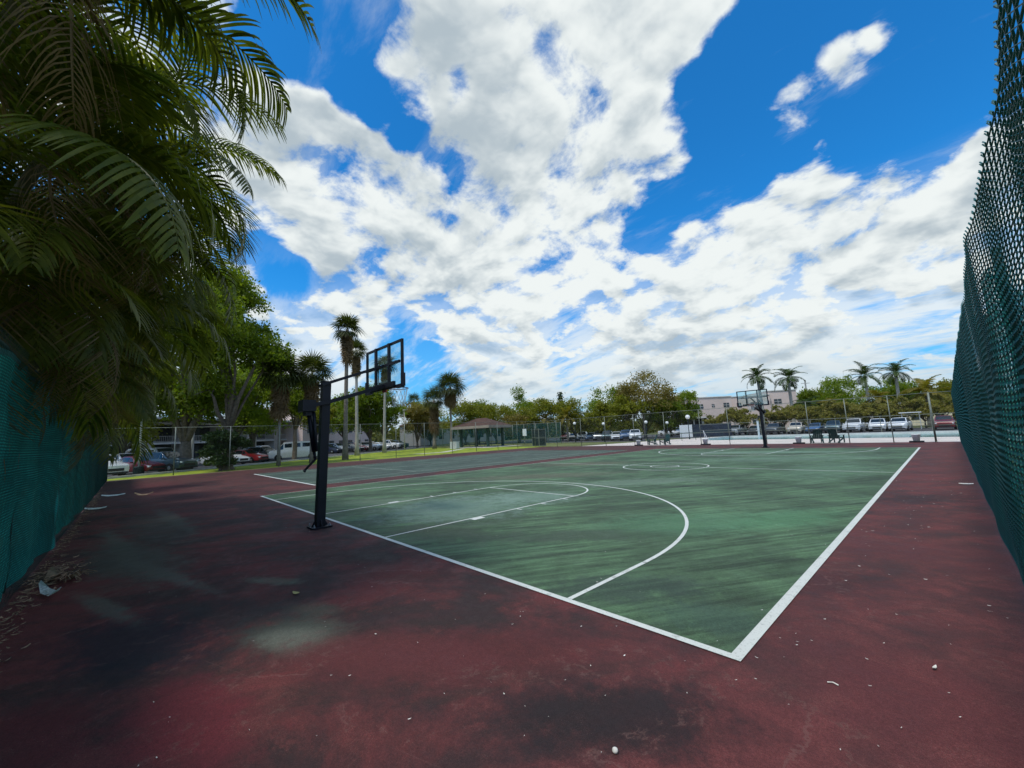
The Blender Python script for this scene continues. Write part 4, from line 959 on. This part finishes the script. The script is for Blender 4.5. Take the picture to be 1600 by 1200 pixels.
def car(kind, colour, x, y, hd, label, group, cat=None):
    nm = {'sedan': 'parked_sedan', 'suv': 'parked_suv', 'van': 'parked_van', 'pickup': 'parked_pickup'}[kind]
    pm = paint(colour + '_paint', PAINT[colour], .55 if colour in ('silver', 'grey', 'teal') else .1)
    if kind not in CAR0:
        t = thing(nm, label, cat or 'car', (x, y, -.035), R(hd), group); car_parts(kind, t, pm); CAR0[kind] = t; remember(t)
        return t
    t = dup(CAR0[kind], (x, y, -.035), R(hd), label, group); t['category'] = cat or 'car'
    for c in t.children:
        if c.name.startswith(('body', 'mirror')):
            c.material_slots[0].link = 'OBJECT'; c.material_slots[0].material = pm
    return t
def cars():
    A = 'cars parked beside the lawn on the left'; hd = 34
    def front(px, py, back, kind, colr, lb, h=hd, cat=None):
        car(kind, colr, px - .83 * back, py - .56 * back, h, lb, A, cat)
    front(-39.6, -3.75, 2.8, 'suv', 'white', 'white suv nose-out at the end of the teal fence', 30)
    front(-41.6, -1.3, 2.9, 'sedan', 'darkred', 'dark red car behind the concrete lamp post base', 30)
    front(-41.2, .3, 2.9, 'suv', 'teal', 'blue-grey suv between the oak trunk and the dark bush', 100 - 60)
    front(-40.9, -7.2, 3.0, 'sedan', 'navy', 'dark blue sedan whose roof shows behind the white suv')
    front(-49.5, -2.3, 3.0, 'suv', 'white', 'white suv in the second row left of the oak trunk')
    front(-52.3, 0.0, 3.0, 'van', 'silver', 'silver minivan behind the white suv near the oak trunk', hd, 'van')
    front(-49.6, -5.4, 3.0, 'sedan', 'silver', 'silver car roof behind the dark red car')
    front(-53.5, -5.0, 3.0, 'suv', 'navy', 'dark purple-blue suv furthest left behind the white suv')
    front(-47.6, 5.4, 3.0, 'sedan', 'white', 'white car nose right beside the dark round bush')
    front(-50.0, 7.7, 3.0, 'sedan', 'red', 'bright red sedan left of the fan palm trunks', 36)
    front(-52.6, 10.0, 3.2, 'suv', 'grey', 'dark grey suv right of the bright red sedan')
    front(-57.8, 10.9, 3.2, 'pickup', 'white', 'white pickup between the red sedan and the white van', hd, 'pickup truck')
    car('van', 'white', -51.0, 10.6, -106, 'long white passenger van side-on just left of the near hoop pole', A, 'van')
    far = [(-69.5, 20.5, 'sedan', 'navy', 'navy sedan just right of the near hoop pole'), (-71.5, 22.4, 'suv', 'white', 'white suv partly hidden by the tall lawn palm'), (-70.6, 24.6, 'sedan', 'grey', 'charcoal car between the tall lawn palm and the next slender palm'), (-72.4, 26.6, 'sedan', 'darkred', 'maroon car left of the second slender palm'),
           (-72.3, 29.0, 'suv', 'silver', 'silver suv right of the second slender palm'), (-73.5, 31.2, 'sedan', 'white', 'white sedan under the round green tree'), (-74.2, 33.6, 'pickup', 'white', 'white pickup left of the third slender palm'), (-75.4, 35.9, 'suv', 'black', 'black suv at the end of the row beside the teal screened fence'),
           (-77.0, 23.5, 'sedan', 'white', 'white roof in the back row between the slender palms'), (-79.0, 28.5, 'suv', 'blue', 'blue suv in the back row under the round green tree'), (-81.0, 34.0, 'sedan', 'silver', 'silver sedan in the back row near the teal screened fence')]
    for x, y, k, c, lb in far: car(k, c, x, y, 34, lb, A, 'pickup truck' if k == 'pickup' else 'car')
    B = 'cars parked between the pavilion and the pool'
    mid = [(-55.0, 64.5, 'suv', 'red', 'dull red and white car right of the dark gate'), (-51.3, 62.6, 'sedan', 'grey', 'grey car under the leftmost lamp globe'), (-48.0, 61.2, 'suv', 'white', 'white suv right of the leftmost lamp globe'), (-45.0, 59.9, 'sedan', 'blue', 'blue car third in the row left of the second globe'), (-42.3, 58.6, 'suv', 'silver', 'silver suv under the second lamp globe'),
           (-39.6, 57.3, 'suv', 'teal', 'teal-grey suv right of the second lamp globe'), (-37.0, 56.1, 'sedan', 'white', 'white sedan left of the third lamp globe'), (-34.5, 54.9, 'suv', 'blue', 'blue suv beneath the third lamp globe'), (-32.2, 53.8, 'suv', 'white', 'last white suv of the row before the pool chairs')]
    for x, y, k, c, lb in mid: car(k, c if c != 'red' else 'darkred', x, y, -60, lb, B)
    car('sedan', 'white', -40.2, 81.4, -10, 'white car alone on the grass verge behind the dark pool chairs', B)
    car('suv', 'silver', -37.6, 83.0, -10, 'silver car by the columns of the pink building', B)
    Cg = 'cars parked beyond the pool'
    rt = [(-22.6, 'sedan', 'grey', 'grey car at the left behind the pool by the dark enclosure'), (-20.0, 'suv', 'silver', 'silver car second from left behind the pool'), (-17.6, 'sedan', 'black', 'black car behind the pool left of the far hoop pole'), (-15.1, 'suv', 'grey', 'dark grey suv just right of the far hoop pole'), (-12.6, 'suv', 'cream', 'cream car right of the white pool gate post'),
          (-10.6, 'sedan', 'blue', 'blue car with pale bonnet behind the left pool chairs'), (-8.6, 'suv', 'teal', 'steel blue suv directly above the pool chairs'), (-6.6, 'pickup', 'white', 'white pickup above the right-hand pool chairs'), (-4.5, 'suv', 'white', 'white suv right of the pickup beyond the pool'), (-2.6, 'suv', 'white', 'white car by the grey fence post with a canopy roof behind'),
          (.9, 'suv', 'darkred', 'dark red suv by the right-hand fence beyond the pool'), (2.9, 'sedan', 'black', 'black car half hidden by the right-hand green fence')]
    for i, (x, k, c, lb) in enumerate(rt): car(k, c, 1.33 + (x - 1.33) * 1.12, 68.6 + (i % 3) * .3, -90 + (i * 13 % 9) - 4, lb, Cg, 'pickup truck' if k == 'pickup' else 'car')
cars()

# ------------------------------------------------------------------ buildings and street furniture
def buildings():
    stucco = mat('pale_stucco', (.50, .46, .42), .9, .12, .6, bump=.15); pink = mat('pink_stucco', (.66, .53, .47), .9, .1, .25, bump=.1)
    dark = mat('recess_shade_paint', (.014, .014, .016), .8, .3, 1); slab = mat('slab_edge', (.58, .57, .54), .8, .1, 1); win = mat('window_glass', (.03, .04, .05), .12, .4, .8, spec=.6); frame = mat('window_frame', (.55, .53, .5), .6, .1); rail = mat('balcony_rail', (.45, .44, .42), .7, .15, 2)  # dark: near-black colour that paints in recess shade
    # left apartment block: two floors of deep dark balconies between pale piers
    b = thing('apartment_building', 'two-storey pale apartment block with dark balconies behind the left parked cars', 'building', (-77, 2, 0), math.atan2(.83, -.56))
    Ln = 44
    mb = MB(); mb.box((0, 6.2, 3.1), (Ln, 8, 6.2)); mb.build('back_wall', stucco, b)
    mb = MB()
    for z in (.1, 2.75, 5.6): mb.box((0, 1.2, z), (Ln + .3, 2.6, .28))
    mb.build('floor_slab', slab, b)
    mb = MB(); mb.box((0, 4.3, 6.25), (Ln + 1.6, 13.2, .3)); mb.build('roof', slab, b)
    for i, x in enumerate(np.arange(-Ln / 2 + .6, Ln / 2, 5.6)):
        mb = MB(); mb.box((x, 1.0, 2.9), (.9 if i % 2 else 1.7, 2.2, 5.4)); mb.build('pier', stucco, b)
        if i % 3 == 1:
            for z in (1.2, 4.0):
                mb = MB(); mb.box((x + 2.1, 2.10, z), (2.6, .06, 2.1)); w = mb.build('window', win, b); mb = MB(); mb.box((x + 2.1, 2.05, z), (.07, .05, 2.1)); mb.build('mullion', frame, w)
        mb = MB(); mb.box((x + 2.8, .0, 3.0), (4.2, .05, .06)); mb.box((x + 2.8, .0, 3.75), (4.2, .05, .06))
        for q in np.arange(-2., 2.1, .25): mb.box((x + 2.8 + q, 0, 3.37), (.03, .03, .72))
        mb.build('balcony_railing', rail, b)
    # near-black sheet: shade of the balcony recess put into its colour
    mb = MB(); mb.box((0, 2.15, 2.9), (Ln - .4, .03, 5.1)); mb.build('balcony_shade_sheet', dark, b)
    # second block, right of the near hoop pole
    b = thing('apartment_building', 'pale grey-pink apartment block with small dark openings right of the near hoop pole', 'building', (-92, 31, 0), math.atan2(.83, -.56))
    mb = MB(); mb.box((0, 5, 4.6), (24, 10, 9.2)); mb.build('wall', pink, b)
    mb = MB(); mb.box((0, 5, 9.3), (24.6, 10.6, .35)); mb.build('roof_edge', slab, b)
    for z in (1.5, 4.5, 7.4):
        for x in np.arange(-10, 11, 3.3):
            mb = MB(); mb.box((x, -.02, z), (1.5, .12, 1.3)); w = mb.build('window', win, b); mb = MB(); mb.box((x, -.06, z - .72), (1.7, .16, .12)); mb.build('sill', slab, w)
    # cream block seen through the teal screen
    b = thing('apartment_building', 'cream building glimpsed through the teal screened fence', 'building', (-92, 66, 0), R(100))
    mb = MB(); mb.box((0, 4, 2.6), (34, 8, 5.2)); mb.build('wall', mat('cream_wall', (.55, .52, .46), .9, .1, .5), b)
    mb = MB(); mb.box((0, 4, 5.6), (35, 9.4, .8), 0, .85); mb.build('roof', mat('brown_shingle', (.080, .042, .030), .9, .3, 4), b)
    for x in np.arange(-14, 15, 4):
        mb = MB(); mb.box((x, -.02, 2.2), (1.6, .12, 1.7)); mb.build('window', win, b)
    # pink flat-roofed block at the right
    b = thing('apartment_building', 'long pink flat-roofed block with stepped roofline behind the far hoop', 'building', (0, 0, 0))
    def wing(x0, y0, x1, y1, h, dep, wins, nm='wall'):
        d = Vector((x1 - x0, y1 - y0)); ln = d.length; a = math.atan2(d.y, d.x); n = Vector((-d.y, d.x)).normalized()
        cx, cy = (x0 + x1) / 2 + n.x * dep / 2, (y0 + y1) / 2 + n.y * dep / 2
        mb = MB(); mb.box((cx, cy, h / 2), (ln, dep, h), a); wl = mb.build(nm, pink, b)
        mb = MB(); mb.box((cx, cy, h + .08), (ln + .3, dep + .3, .18), a); mb.build('parapet', slab, wl)
        for u, z, w_, h_ in wins:
            px, py = x0 + d.x / ln * u - n.x * .02, y0 + d.y / ln * u - n.y * .02
            mb = MB(); mb.box((px, py, z), (w_, .12, h_), a); w = mb.build('window', win, b)
            mb = MB(); mb.box((px - n.x * .05, py - n.y * .05, z), (w_ + .16, .06, .08), a); mb.box((px - n.x * .05, py - n.y * .05, z), (.07, .06, h_), a); mb.build('mullion', frame, w)
    wing(-39.2, 92, -32.9, 98.8, 8.2, 12, [(1.9, 6.2, 1.3, 1.0), (4.9, 6.3, .6, .7), (8, 6.3, 1.3, 1.0), (1.9, 3.2, 1.3, 1.0), (8, 3.2, 1.3, 1.0)])
    wing(-34.2, 101.6, -26.6, 105.0, 8.2, 8, [(2.0, 6.2, .7, 1.1), (5.2, 5.8, 1.8, 1.8), (5.2, 2.6, 1.8, 1.8)])
    wing(-27.4, 105.4, -22.3, 109.6, 9.05, 12, [(2.4, 6.6, 1.6, 1.1), (2.4, 3.5, 1.6, 1.1), (.6, 6.4, .5, .5)])
    b2 = thing('low_building', 'low cream roofline far behind between the pink block and the utility pole', 'building', (-27, 156, 0), R(20))
    mb = MB(); mb.box((0, 3, 5.1), (16, 6, 10.2)); mb.build('wall', mat('cream_wall', (.55, .52, .46)), b2); mb = MB(); mb.box((0, 3, 10.4), (16.6, 6.6, .5)); mb.build('parapet', slab, b2)
    b2 = thing('small_house', 'small cream house glimpsed between the trees at the far right', 'house', (-1.2, 99, 0), R(10))
    mb = MB(); mb.box((0, 2, 1.7), (6, 4, 3.4)); mb.build('wall', mat('yellow_wall', (.62, .55, .38), .9, .1), b2); mb = MB(); mb.box((0, 2, 3.7), (6.8, 4.8, .9), 0, .6); mb.build('roof', mat('brown_shingle', (.080, .042, .030)), b2)
    for x in (-1.6, 1.5):
        mb = MB(); mb.box((x, -.02, 1.7), (1.1, .1, 1.2)); mb.build('window', win, b2)
    b2 = thing('columned_entrance', 'dark entrance with pale columns under the trees left of the pink block', 'building', (-37.2, 84.5, 0), R(35))
    mb = MB(); mb.box((0, 3, 1.7), (8, 4, 3.4)); mb.build('wall', dark, b2); mb = MB(); mb.box((0, 2.4, 3.5), (8.6, 6, .3)); mb.build('roof', slab, b2)
    for x in (-3.2, -1.3, .1, 1.2, 3.0):
        mb = MB(); mb.box((x, .3, 1.7), (.5 if abs(x) > 2 else .25, .4, 3.3)); mb.build('column', stucco, b2)
buildings()

def furniture():
    green = mat('park_green_paint', (.018, .050, .040), .6, .3, 4); shingle = mat('brown_shingle', (.080, .042, .030)); fascia = mat('pale_fascia', (.30, .25, .21), .8, .15, 2); concrete = mat('grey_concrete', (.34, .33, .31), .9, .2, 3)
    whitep = mat('white_paint', (.62, .63, .62), .6, .12, 4); dk = mat('dark_green_panel', (.007, .020, .022), .7, .3, 2); pole_m = mat('pale_pole', (.45, .44, .38), .7, .15, 3)
    # pavilion
    p = thing('park_pavilion', 'open park pavilion with low brown hipped roof on four dark posts', 'pavilion', (-50.5, 38.0, 0), R(12))
    hx, hy = 2.75, 1.9
    for sx in (-1, 1):
        for sy in (-1, 1):
            mb = MB(); mb.box((sx * hx, sy * hy, 1.6), (.34, .34, 3.2)); mb.build('post', green, p)
    mb = MB(); ex, ey = 3.85, 3.0; mb.add([(-ex, -ey, 3.30), (ex, -ey, 3.30), (ex, ey, 3.30), (-ex, ey, 3.30), (-.9, 0, 4.6), (.9, 0, 4.6)], [(0, 1, 5, 4), (1, 2, 5), (2, 3, 4, 5), (3, 0, 4), (3, 2, 1, 0)]); mb.build('roof', shingle, p)
    mb = MB()
    for sy in (-1, 1): mb.box((0, sy * ey, 3.12), (2 * ex + .06, .06, .40))
    for sx in (-1, 1): mb.box((sx * ex, 0, 3.12), (.06, 2 * ey - .08, .40))
    mb.build('fascia', fascia, p)
    mb = MB(); mb.box((0, 0, .01), (6.8, 5.0, .06)); mb.build('floor_slab', concrete, p)
    def table(lb, x, y, rz, g0=None):
        t = thing('picnic_table', lb, 'picnic table', (x, y, .03), rz, 'picnic tables near the pavilion')
        mb = MB(); mb.box((0, 0, .76), (2.3, .78, .06)); mb.build('tabletop', green, t)
        for s in (-1, 1):
            mb = MB(); mb.box((0, s * .72, .45), (2.3, .28, .05)); mb.build('bench_seat', green, t)
            mb = MB(); mb.tube([(s * .8, -.72, .02), (s * .8, -.2, .73)], .04, 6); mb.tube([(s * .8, .72, .02), (s * .8, .2, .73)], .04, 6); mb.tube([(s * .8, -.72, .42), (s * .8, .72, .42)], .035, 6); mb.build('leg_frame', green, t)
    table('dark green picnic table under the pavilion roof', -50.3, 37.9, R(20))
    table('dark green picnic table on the lawn left of the pavilion, by the skirted palms', -57.6, 39.5, R(5))
    t = thing('utility_box', 'pale slatted utility box on the lawn left of the pavilion', 'utility box', (-50.4, 32.6, 0), R(20))
    mb = MB(); mb.box((0, 0, .5), (1.15, .8, 1.0)); mb.build('cabinet', whitep, t); mb = MB()
    for k in range(6): mb.box((-.42 + k * .17, -.41, .5), (.05, .03, .8))
    mb.build('louvre', concrete, t); mb = MB(); mb.box((0, 0, 1.02), (1.22, .88, .06)); mb.build('lid', whitep, t)
    # gate with dark panels in the corner
    t = thing('gate', 'dark green screened double gate at the corner of the lawn and pool fences', 'gate', (-36.5, 36.6, 0), R(22))
    for k, x in enumerate((-.5, .5)):
        mb = MB(); mb.box((x, 0, 1.2), (.94, .05, 2.3)); pn = mb.build('panel', dk, t)
        mb = MB()
        for z in (.1, 1.2, 2.22): mb.box((x, -.045, z), (.98, .04, .04))
        for q in (-.47, .47): mb.box((x + q, -.05, 1.2), (.04, .04, 2.4))
        mb.build('frame', galv, pn)
    t = thing('notice_board', 'small white notice on the fence left of the dark gate', 'sign', (-38.6, 36.0, 0), R(25))
    mb = MB(); mb.box((0, 0, 1.95), (.55, .03, .95)); mb.build('board', whitep, t); mb = MB(); mb.tube([(0, .05, 0), (0, .05, 2.4)], .03, 6); mb.build('post', galv, t)
    # enclosure by the pool
    t = thing('pump_enclosure', 'dark blue-green fenced enclosure with white end panel behind the pool corner', 'enclosure', (-27.2, 63.5, 0), R(24))
    mb = MB(); mb.box((-1.2, -.2, 1.0), (1.9, .1, 2.0)); mb.build('white_panel', whitep, t); mb = MB(); mb.box((2.6, 0, 1.0), (5.6, .1, 2.0)); mb.build('dark_panel', mat('dark_navy_panel', (.02, .03, .05), .7, .3, 1), t)
    mb = MB()
    for x in (-2.1, -.2, 2.5, 5.3): mb.tube([(x, .1, 0), (x, .1, 2.1)], .05, 6)
    mb.build('post', galv, t)
    t = thing('gate_post', 'white pool gate post beside the far hoop pole', 'post', (-15.0, 53.6, 0)); mb = MB(); mb.box((0, 0, 1.0), (.2, .2, 2.0)); mb.build('shaft', whitep, t); mb = MB(); mb.box((0, 0, 2.04), (.26, .26, .08)); mb.build('cap', concrete, t)
    # low inner pool fence
    t = thing('pool_rail_fence', 'low dark rail fence running along the left edge of the pool', 'fence', (0, 0, 0))
    mb = MB(); a, b = Vector((-24.5, 41, 0)), Vector((-17.5, 57.5, 0))
    mb.tube([a + Vector((0, 0, .95)), b + Vector((0, 0, .95))], .03, 6); mb.tube([a + Vector((0, 0, .25)), b + Vector((0, 0, .25))], .025, 6); mb.build('rail', green, t)
    for k in range(9):
        q = a.lerp(b, k / 8); mb = MB(); mb.tube([q, q + Vector((0, 0, 1.0))], .03, 6); mb.build('post', green, t)
    t = thing('pool_rail_fence', 'thin horizontal rail fence between the pool and the parked cars beyond', 'fence', (0, 0, 0))
    mb = MB()
    for z in (1.05, 1.9): mb.tube([(-24, 58.3, z), (4, 57.9, z)], .025, 6)
    mb.build('rail', galv, t)
    for x in np.arange(-24, 5, 4): mb = MB(); mb.tube([(x, 58.1, 0), (x, 58.1, 1.95)], .035, 6); mb.build('post', galv, t)
    # lamps
    globe_m = mat('opal_globe', (.78, .78, .75), .3, .05, 3)
    G0 = 'globe lamps behind the pool fence'
    def globe(lb, x, y, h, r=.24):
        t = thing('globe_lamp', lb, 'lamp', (x, y, 0), 0, G0)
        mb = MB(); mb.tube([(0, 0, 0), (0, 0, h - r * 1.6)], [.06, .045], 8); mb.lathe([(.1, 0), (.1, .12), (.06, .2)], (0, 0, 0), 10); mb.build('post', dk, t, True)
        mb = MB(); mb.lathe([(.08, h - r * 1.9), (.13, h - r * 1.2)], (0, 0, 0), 10); mb.build('collar', dk, t)
        mb = MB(); mb.lathe([(max(.01, r * math.sin(a)), h - r * math.cos(a) - r + r) for a in np.linspace(.25, math.pi, 12)], (0, 0, -r * .2), 16); mb.build('globe', globe_m, t, True)
    globe('leftmost white globe lamp, above the cars right of the dark gate', -40.3, 49.2, 3.1)
    globe('white globe lamp second from left, above the middle of the car row', -34.6, 49.0, 2.75)
    globe('white globe lamp third from left, near the end of the car row', -29.4, 52.3, 2.7)
    globe('white globe lamp fourth from left, small one above the white car', -29.1, 58.3, 2.5)
    globe('largest white globe lamp, in front of the pink building columns', -23.3, 52.7, 3.1, .3)
    def lamp(lb, x, y, h, base=False):
        t = thing('street_lamp', lb, 'lamp post', (x, y, 0), 0, 'slim lamp posts on the left')
        mb = MB(); mb.tube([(0, 0, 0), (0, 0, h)], [.085, .06], 8); mb.build('pole', pole_m, t, True)
        mb = MB(); mb.box((.12, 0, h + .05), (.62, .32, .16)); mb.build('lamp_head', pole_m, t)
        if base: mb = MB(); mb.lathe([(.34, -.05), (.34, .55), (.28, .62)], (0, 0, 0), 12); mb.build('concrete_base', dk, t)
    lamp('pale lamp post with dark round base by the dark red car', -42.0, -2.95, 5.6, True)
    lamp('thin pale lamp post right of the oak trunk', -50.5, 1.0, 4.9)
    lamp('cream lamp post on the lawn below the near net', -61.0, 29.9, 6.6)
    lamp('pale lamp post in front of the balconies left of the fan palms', -60.0, 8.3, 4.6)
    for lb, x, y, h in (('wooden utility pole above the hedge row, nearest the pink block', -20.9, 112.7, 11.4), ('wooden utility pole right of the second royal palm, standing clear against the sky', -18.5, 122.6, 12.2), ('utility pole behind the second royal palm crown', -24.7, 109.5, 11.2)):
        t = thing('utility_pole', lb, 'utility pole', (x, y, 0), 0, 'utility poles far behind the pool')
        mb = MB(); mb.tube([(0, 0, 0), (0, 0, h)], [.2, .15], 8); mb.build('pole', concrete, t); mb = MB(); mb.box((0, 0, h - .8), (1.8, .1, .12), .6); mb.build('crossarm', concrete, t)
    # pool chairs (adirondack)
    ch_m = mat('dark_green_plastic', (.010, .045, .042), .5, .2, 5)
    def chair():
        t = thing('adirondack_chair', 'x', 'chair', (0, 0, 0), 0, 'dark green slatted chairs on the pool deck')
        mb = MB()
        for k in range(6): mb.box((-.25 + k * .1, 0, .0), (.085, .025, .02))
        mb = MB()
        for k in range(5):
            x = -.24 + k * .12; h = .80 - .10 * abs(k - 2) ** 1.3 / 2
            mb.add([(x - .052, -.28, .32), (x + .052, -.28, .32), (x + .058, -.60, .32 + h), (x - .058, -.60, .32 + h), (x - .052, -.31, .32), (x + .052, -.31, .32), (x + .058, -.63, .32 + h), (x - .058, -.63, .32 + h)], [(0, 1, 2, 3), (7, 6, 5, 4), (0, 4, 5, 1), (1, 5, 6, 2), (2, 6, 7, 3), (3, 7, 4, 0)])
        mb.build('backrest', ch_m, t)
        mb = MB()
        for k in range(5): mb.box((0, -.24 + k * .13, .33 + k * .018), (.58, .11, .025))
        mb.build('seat', ch_m, t)
        for s in (-1, 1):
            mb = MB(); mb.box((s * .36, -.05, .585), (.13, .78, .03)); mb.build('armrest', ch_m, t)
            mb = MB(); mb.box((s * .33, .30, .28), (.05, .11, .57)); mb.build('leg', ch_m, t)
            mb = MB(); mb.tube([(s * .31, .32, .36), (s * .31, -.55, .05)], .05, 4); mb.box((s * .33, -.36, .29), (.05, .09, .56)); mb.build('leg', ch_m, t)
        return t
    c0 = chair(); c0.location = (-20.4, 36.8, 0); c0.rotation_euler = (0, 0, 2.3); c0['label'] = 'left dark green slatted chair of the pair left of the globe lamp'; remember(c0)
    dup(c0, (-18.9, 36.7, 0), 2.9, 'right dark green slatted chair of the pair left of the globe lamp')
    dup(c0, (-6.05, 36.5, 0), .35, 'dark green slatted chair right of the far hoop, seen from the back, nearer the hoop')
    dup(c0, (-4.75, 36.3, 0), -.3, 'dark green slatted chair right of the far hoop, half behind a fence post')
    # white tubs on dark trays along the fence
    def tub():
        t = thing('white_planter', 'x', 'planter', (0, 0, 0), 0, 'white tubs on dark trays along the far fence')
        mb = MB(); mb.lathe([(.16, .1), (.24, .52), (.26, .55), (.23, .55), (.21, .45)], (0, 0, 0), 14); mb.build('tub', mat('grey_white_plastic', (.86, .88, .84), .5, .15, 4), t, True)
        mb = MB(); mb.box((0, 0, .055), (.72, .5, .10)); mb.build('tray', trim_m, t)
        mb = MB(); mb.lathe([(.19, .44), (.02, .47)], (0, 0, 0), 12); mb.build('soil', mat('soil', (.11, .075, .045)), t)
        return t
    c0 = tub(); c0.location = (-21.0, 35.2, 0); c0['label'] = 'white tub on a dark tray left of the two leftmost pool chairs'; remember(c0)
    dup(c0, (-14.2, 35.2, 0), 0, 'white tub on a dark tray under the largest globe lamp'); dup(c0, (-7.0, 35.2, 0), 0, 'white tub on a dark tray just left of the chair near the far hoop'); dup(c0, (-.35, 35.2, 0), 0, 'white tub on a dark tray near the far right end of the pool fence')
    t = thing('folding_sign', 'thin white leaning pole stand beside the tub under the largest globe lamp', 'stand', (-14.9, 37.2, 0)); mb = MB(); mb.tube([(0, 0, 0), (-.25, .1, 1.3)], .025, 6); mb.tube([(.3, 0, 0), (-.22, .1, 1.25)], .025, 6); mb.build('legs', whitep, t); mb = MB(); mb.box((.02, .03, .5), (.3, .03, .25)); mb.build('plate', whitep, t)
    t = thing('shade_canopy', 'small white canopy roof above the white car at the far right', 'canopy', (-2.2, 73.5, 0)); mb = MB(); mb.box((0, 0, 2.25), (2.2, 1.5, .12)); mb.build('roof', whitep, t)
    for sx in (-1, 1):
        for sy in (-1, 1): mb = MB(); mb.tube([(sx * .85, sy * .65, 0), (sx * .85, sy * .65, 2.2)], .02, 6); mb.build('post', whitep, t)
furniture()

# ------------------------------------------------------------------ litter on the court
def litter():
    r = np.random.default_rng(5)
    pale = mat('bleached_litter', (.74, .71, .64), .8, .25, 30); husk = mat('dry_husk', (.30, .20, .12), .85, .4, 12); yel = mat('yellow_dead_leaf', (.42, .36, .14), .7, .3, 20)
    def flake(mb, x, y, s, z=.012, a=None, asp=.5, curl=.35):
        a = r.uniform(0, 6.28) if a is None else a; c, sn = math.cos(a), math.sin(a); V = []
        for u in (-1, -.4, .4, 1):
            w = asp * (1 - u * u * .8)
            for v in (-1, 1):
                px, py = u * s, v * s * w * .5; V.append((x + px * c - py * sn, y + px * sn + py * c, z + curl * s * (u * u) * .6 + (.1 * s if v > 0 else 0)))
        mb.add(V, [(0, 1, 3, 2), (2, 3, 5, 4), (4, 5, 7, 6)])
    mb = MB()
    for k in range(230):
        t = r.uniform(0, 1) ** 1.6; d = .8 + 11 * t; az = r.uniform(-88, 2); x = 1.33 + d * math.sin(R(az)); y = -3.47 + d * math.cos(R(az))
        if y < -4.3 or x > 1.5: continue
        flake(mb, x, y, r.uniform(.004, .012), asp=r.uniform(.3, .9))
    for k in range(90): flake(mb, r.uniform(.1, 1.5), r.uniform(0, 14), r.uniform(.006, .018), asp=r.uniform(.3, .9))
    tag(mb.build('pale_leaf_flecks', pale), 'tiny pale dry flecks scattered over the red and green court', 'litter', kind='stuff')
    mb = MB()
    for k in range(1100):
        x = -3 - 22 * r.uniform(0, 1) ** 1.4; flake(mb, x, -4.42 + abs(r.normal()) * .10, r.uniform(.015, .05), .012 + r.uniform(0, .03), asp=r.uniform(.2, .6))
    for k in range(260): flake(mb, -7.9 + r.normal() * .5, -4.2 + r.normal() * .14, r.uniform(.02, .07), .015 + r.uniform(0, .04), asp=.2)
    tag(mb.build('dry_leaf_litter', husk), 'dry brown leaf litter gathered along the foot of the teal fence', 'litter', kind='stuff')
    def one(name, lb, cat, x, y, s, m, **k):
        mb = MB(); flake(mb, 0, 0, s, .012, **k); o = mb.build(name, m); o.location = (x, y, 0); tag(o, lb, cat)
        sd = o.modifiers.new('thick', 'SOLIDIFY'); sd.thickness = .004
    one('fallen_leaf', 'curled yellow leaf lying on the red court in front of the near hoop', 'leaf', -4.22, -1.94, .055, yel, asp=.9, a=.4)
    one('palm_sheath', 'pale curved dry palm sheath lying against the teal fence at left', 'palm sheath', -6.75, -4.14, .34, pale, asp=.28, a=.35, curl=.5)
    one('palm_sheath', 'brown bowl-shaped palm sheath in the litter heap at the fence', 'palm sheath', -7.6, -4.18, .30, husk, asp=.6, a=.2, curl=.6)
    one('palm_sheath', 'long pale palm sheath near the far end of the teal fence', 'palm sheath', -22.3, -3.9, .38, pale, asp=.4, a=1.2, curl=.2)
    one('palm_sheath', 'small pale dry sheath beside the teal fence, mid way along', 'palm sheath', -17.5, -4.2, .30, pale, asp=.5, a=1.0, curl=.2)
    one('palm_sheath', 'dark dry sheath on the red court away from the fence', 'palm sheath', -21.0, -3.0, .35, husk, asp=.4, a=.9, curl=.5)
    one('paper_scrap', 'white scrap of paper at the foot of the right mesh fence', 'paper', 1.42, 12.0, .13, pale, asp=.6, a=.2, curl=.1)
    one('paper_scrap', 'small white scrap on the red strip beside the sideline corner', 'paper', 1.05, .75, .03, pale, asp=.7)
    mb = MB(); mb.lathe([(.004, 0), (.013, .003), (.017, .012), (.014, .022), (.005, .027)], (0, 0, 0), 10); o = mb.build('white_pebble', pale, None, True); o.location = (-.15, -1.42, .001); tag(o, 'white pebble on the dark court near the bottom edge of the picture', 'pebble')
    mb = MB(); mb.tube([(0, 0, .008), (.03, .012, .012), (.06, .006, .008)], .004, 5); o = mb.build('twig', pale); o.location = (.55, .08, 0); tag(o, 'small pale bent twig right of the court corner', 'twig')
    t = thing('dead_twigs', 'tangle of dry branching twigs in the litter at the teal fence', 'twigs', (-7.6, -4.0, 0))
    mb = MB()
    for k in range(26):
        a = r.uniform(-.9, .9); p = Vector((r.normal() * .1, r.normal() * .05, .01)); q = p + Vector((math.cos(a) * .35, math.sin(a) * .3, r.uniform(.0, .14))); mb.tube([p, p.lerp(q, .5) + Vector((0, 0, .05)), q], .005, 4)
    mb.build('twigs', husk, t)
litter()
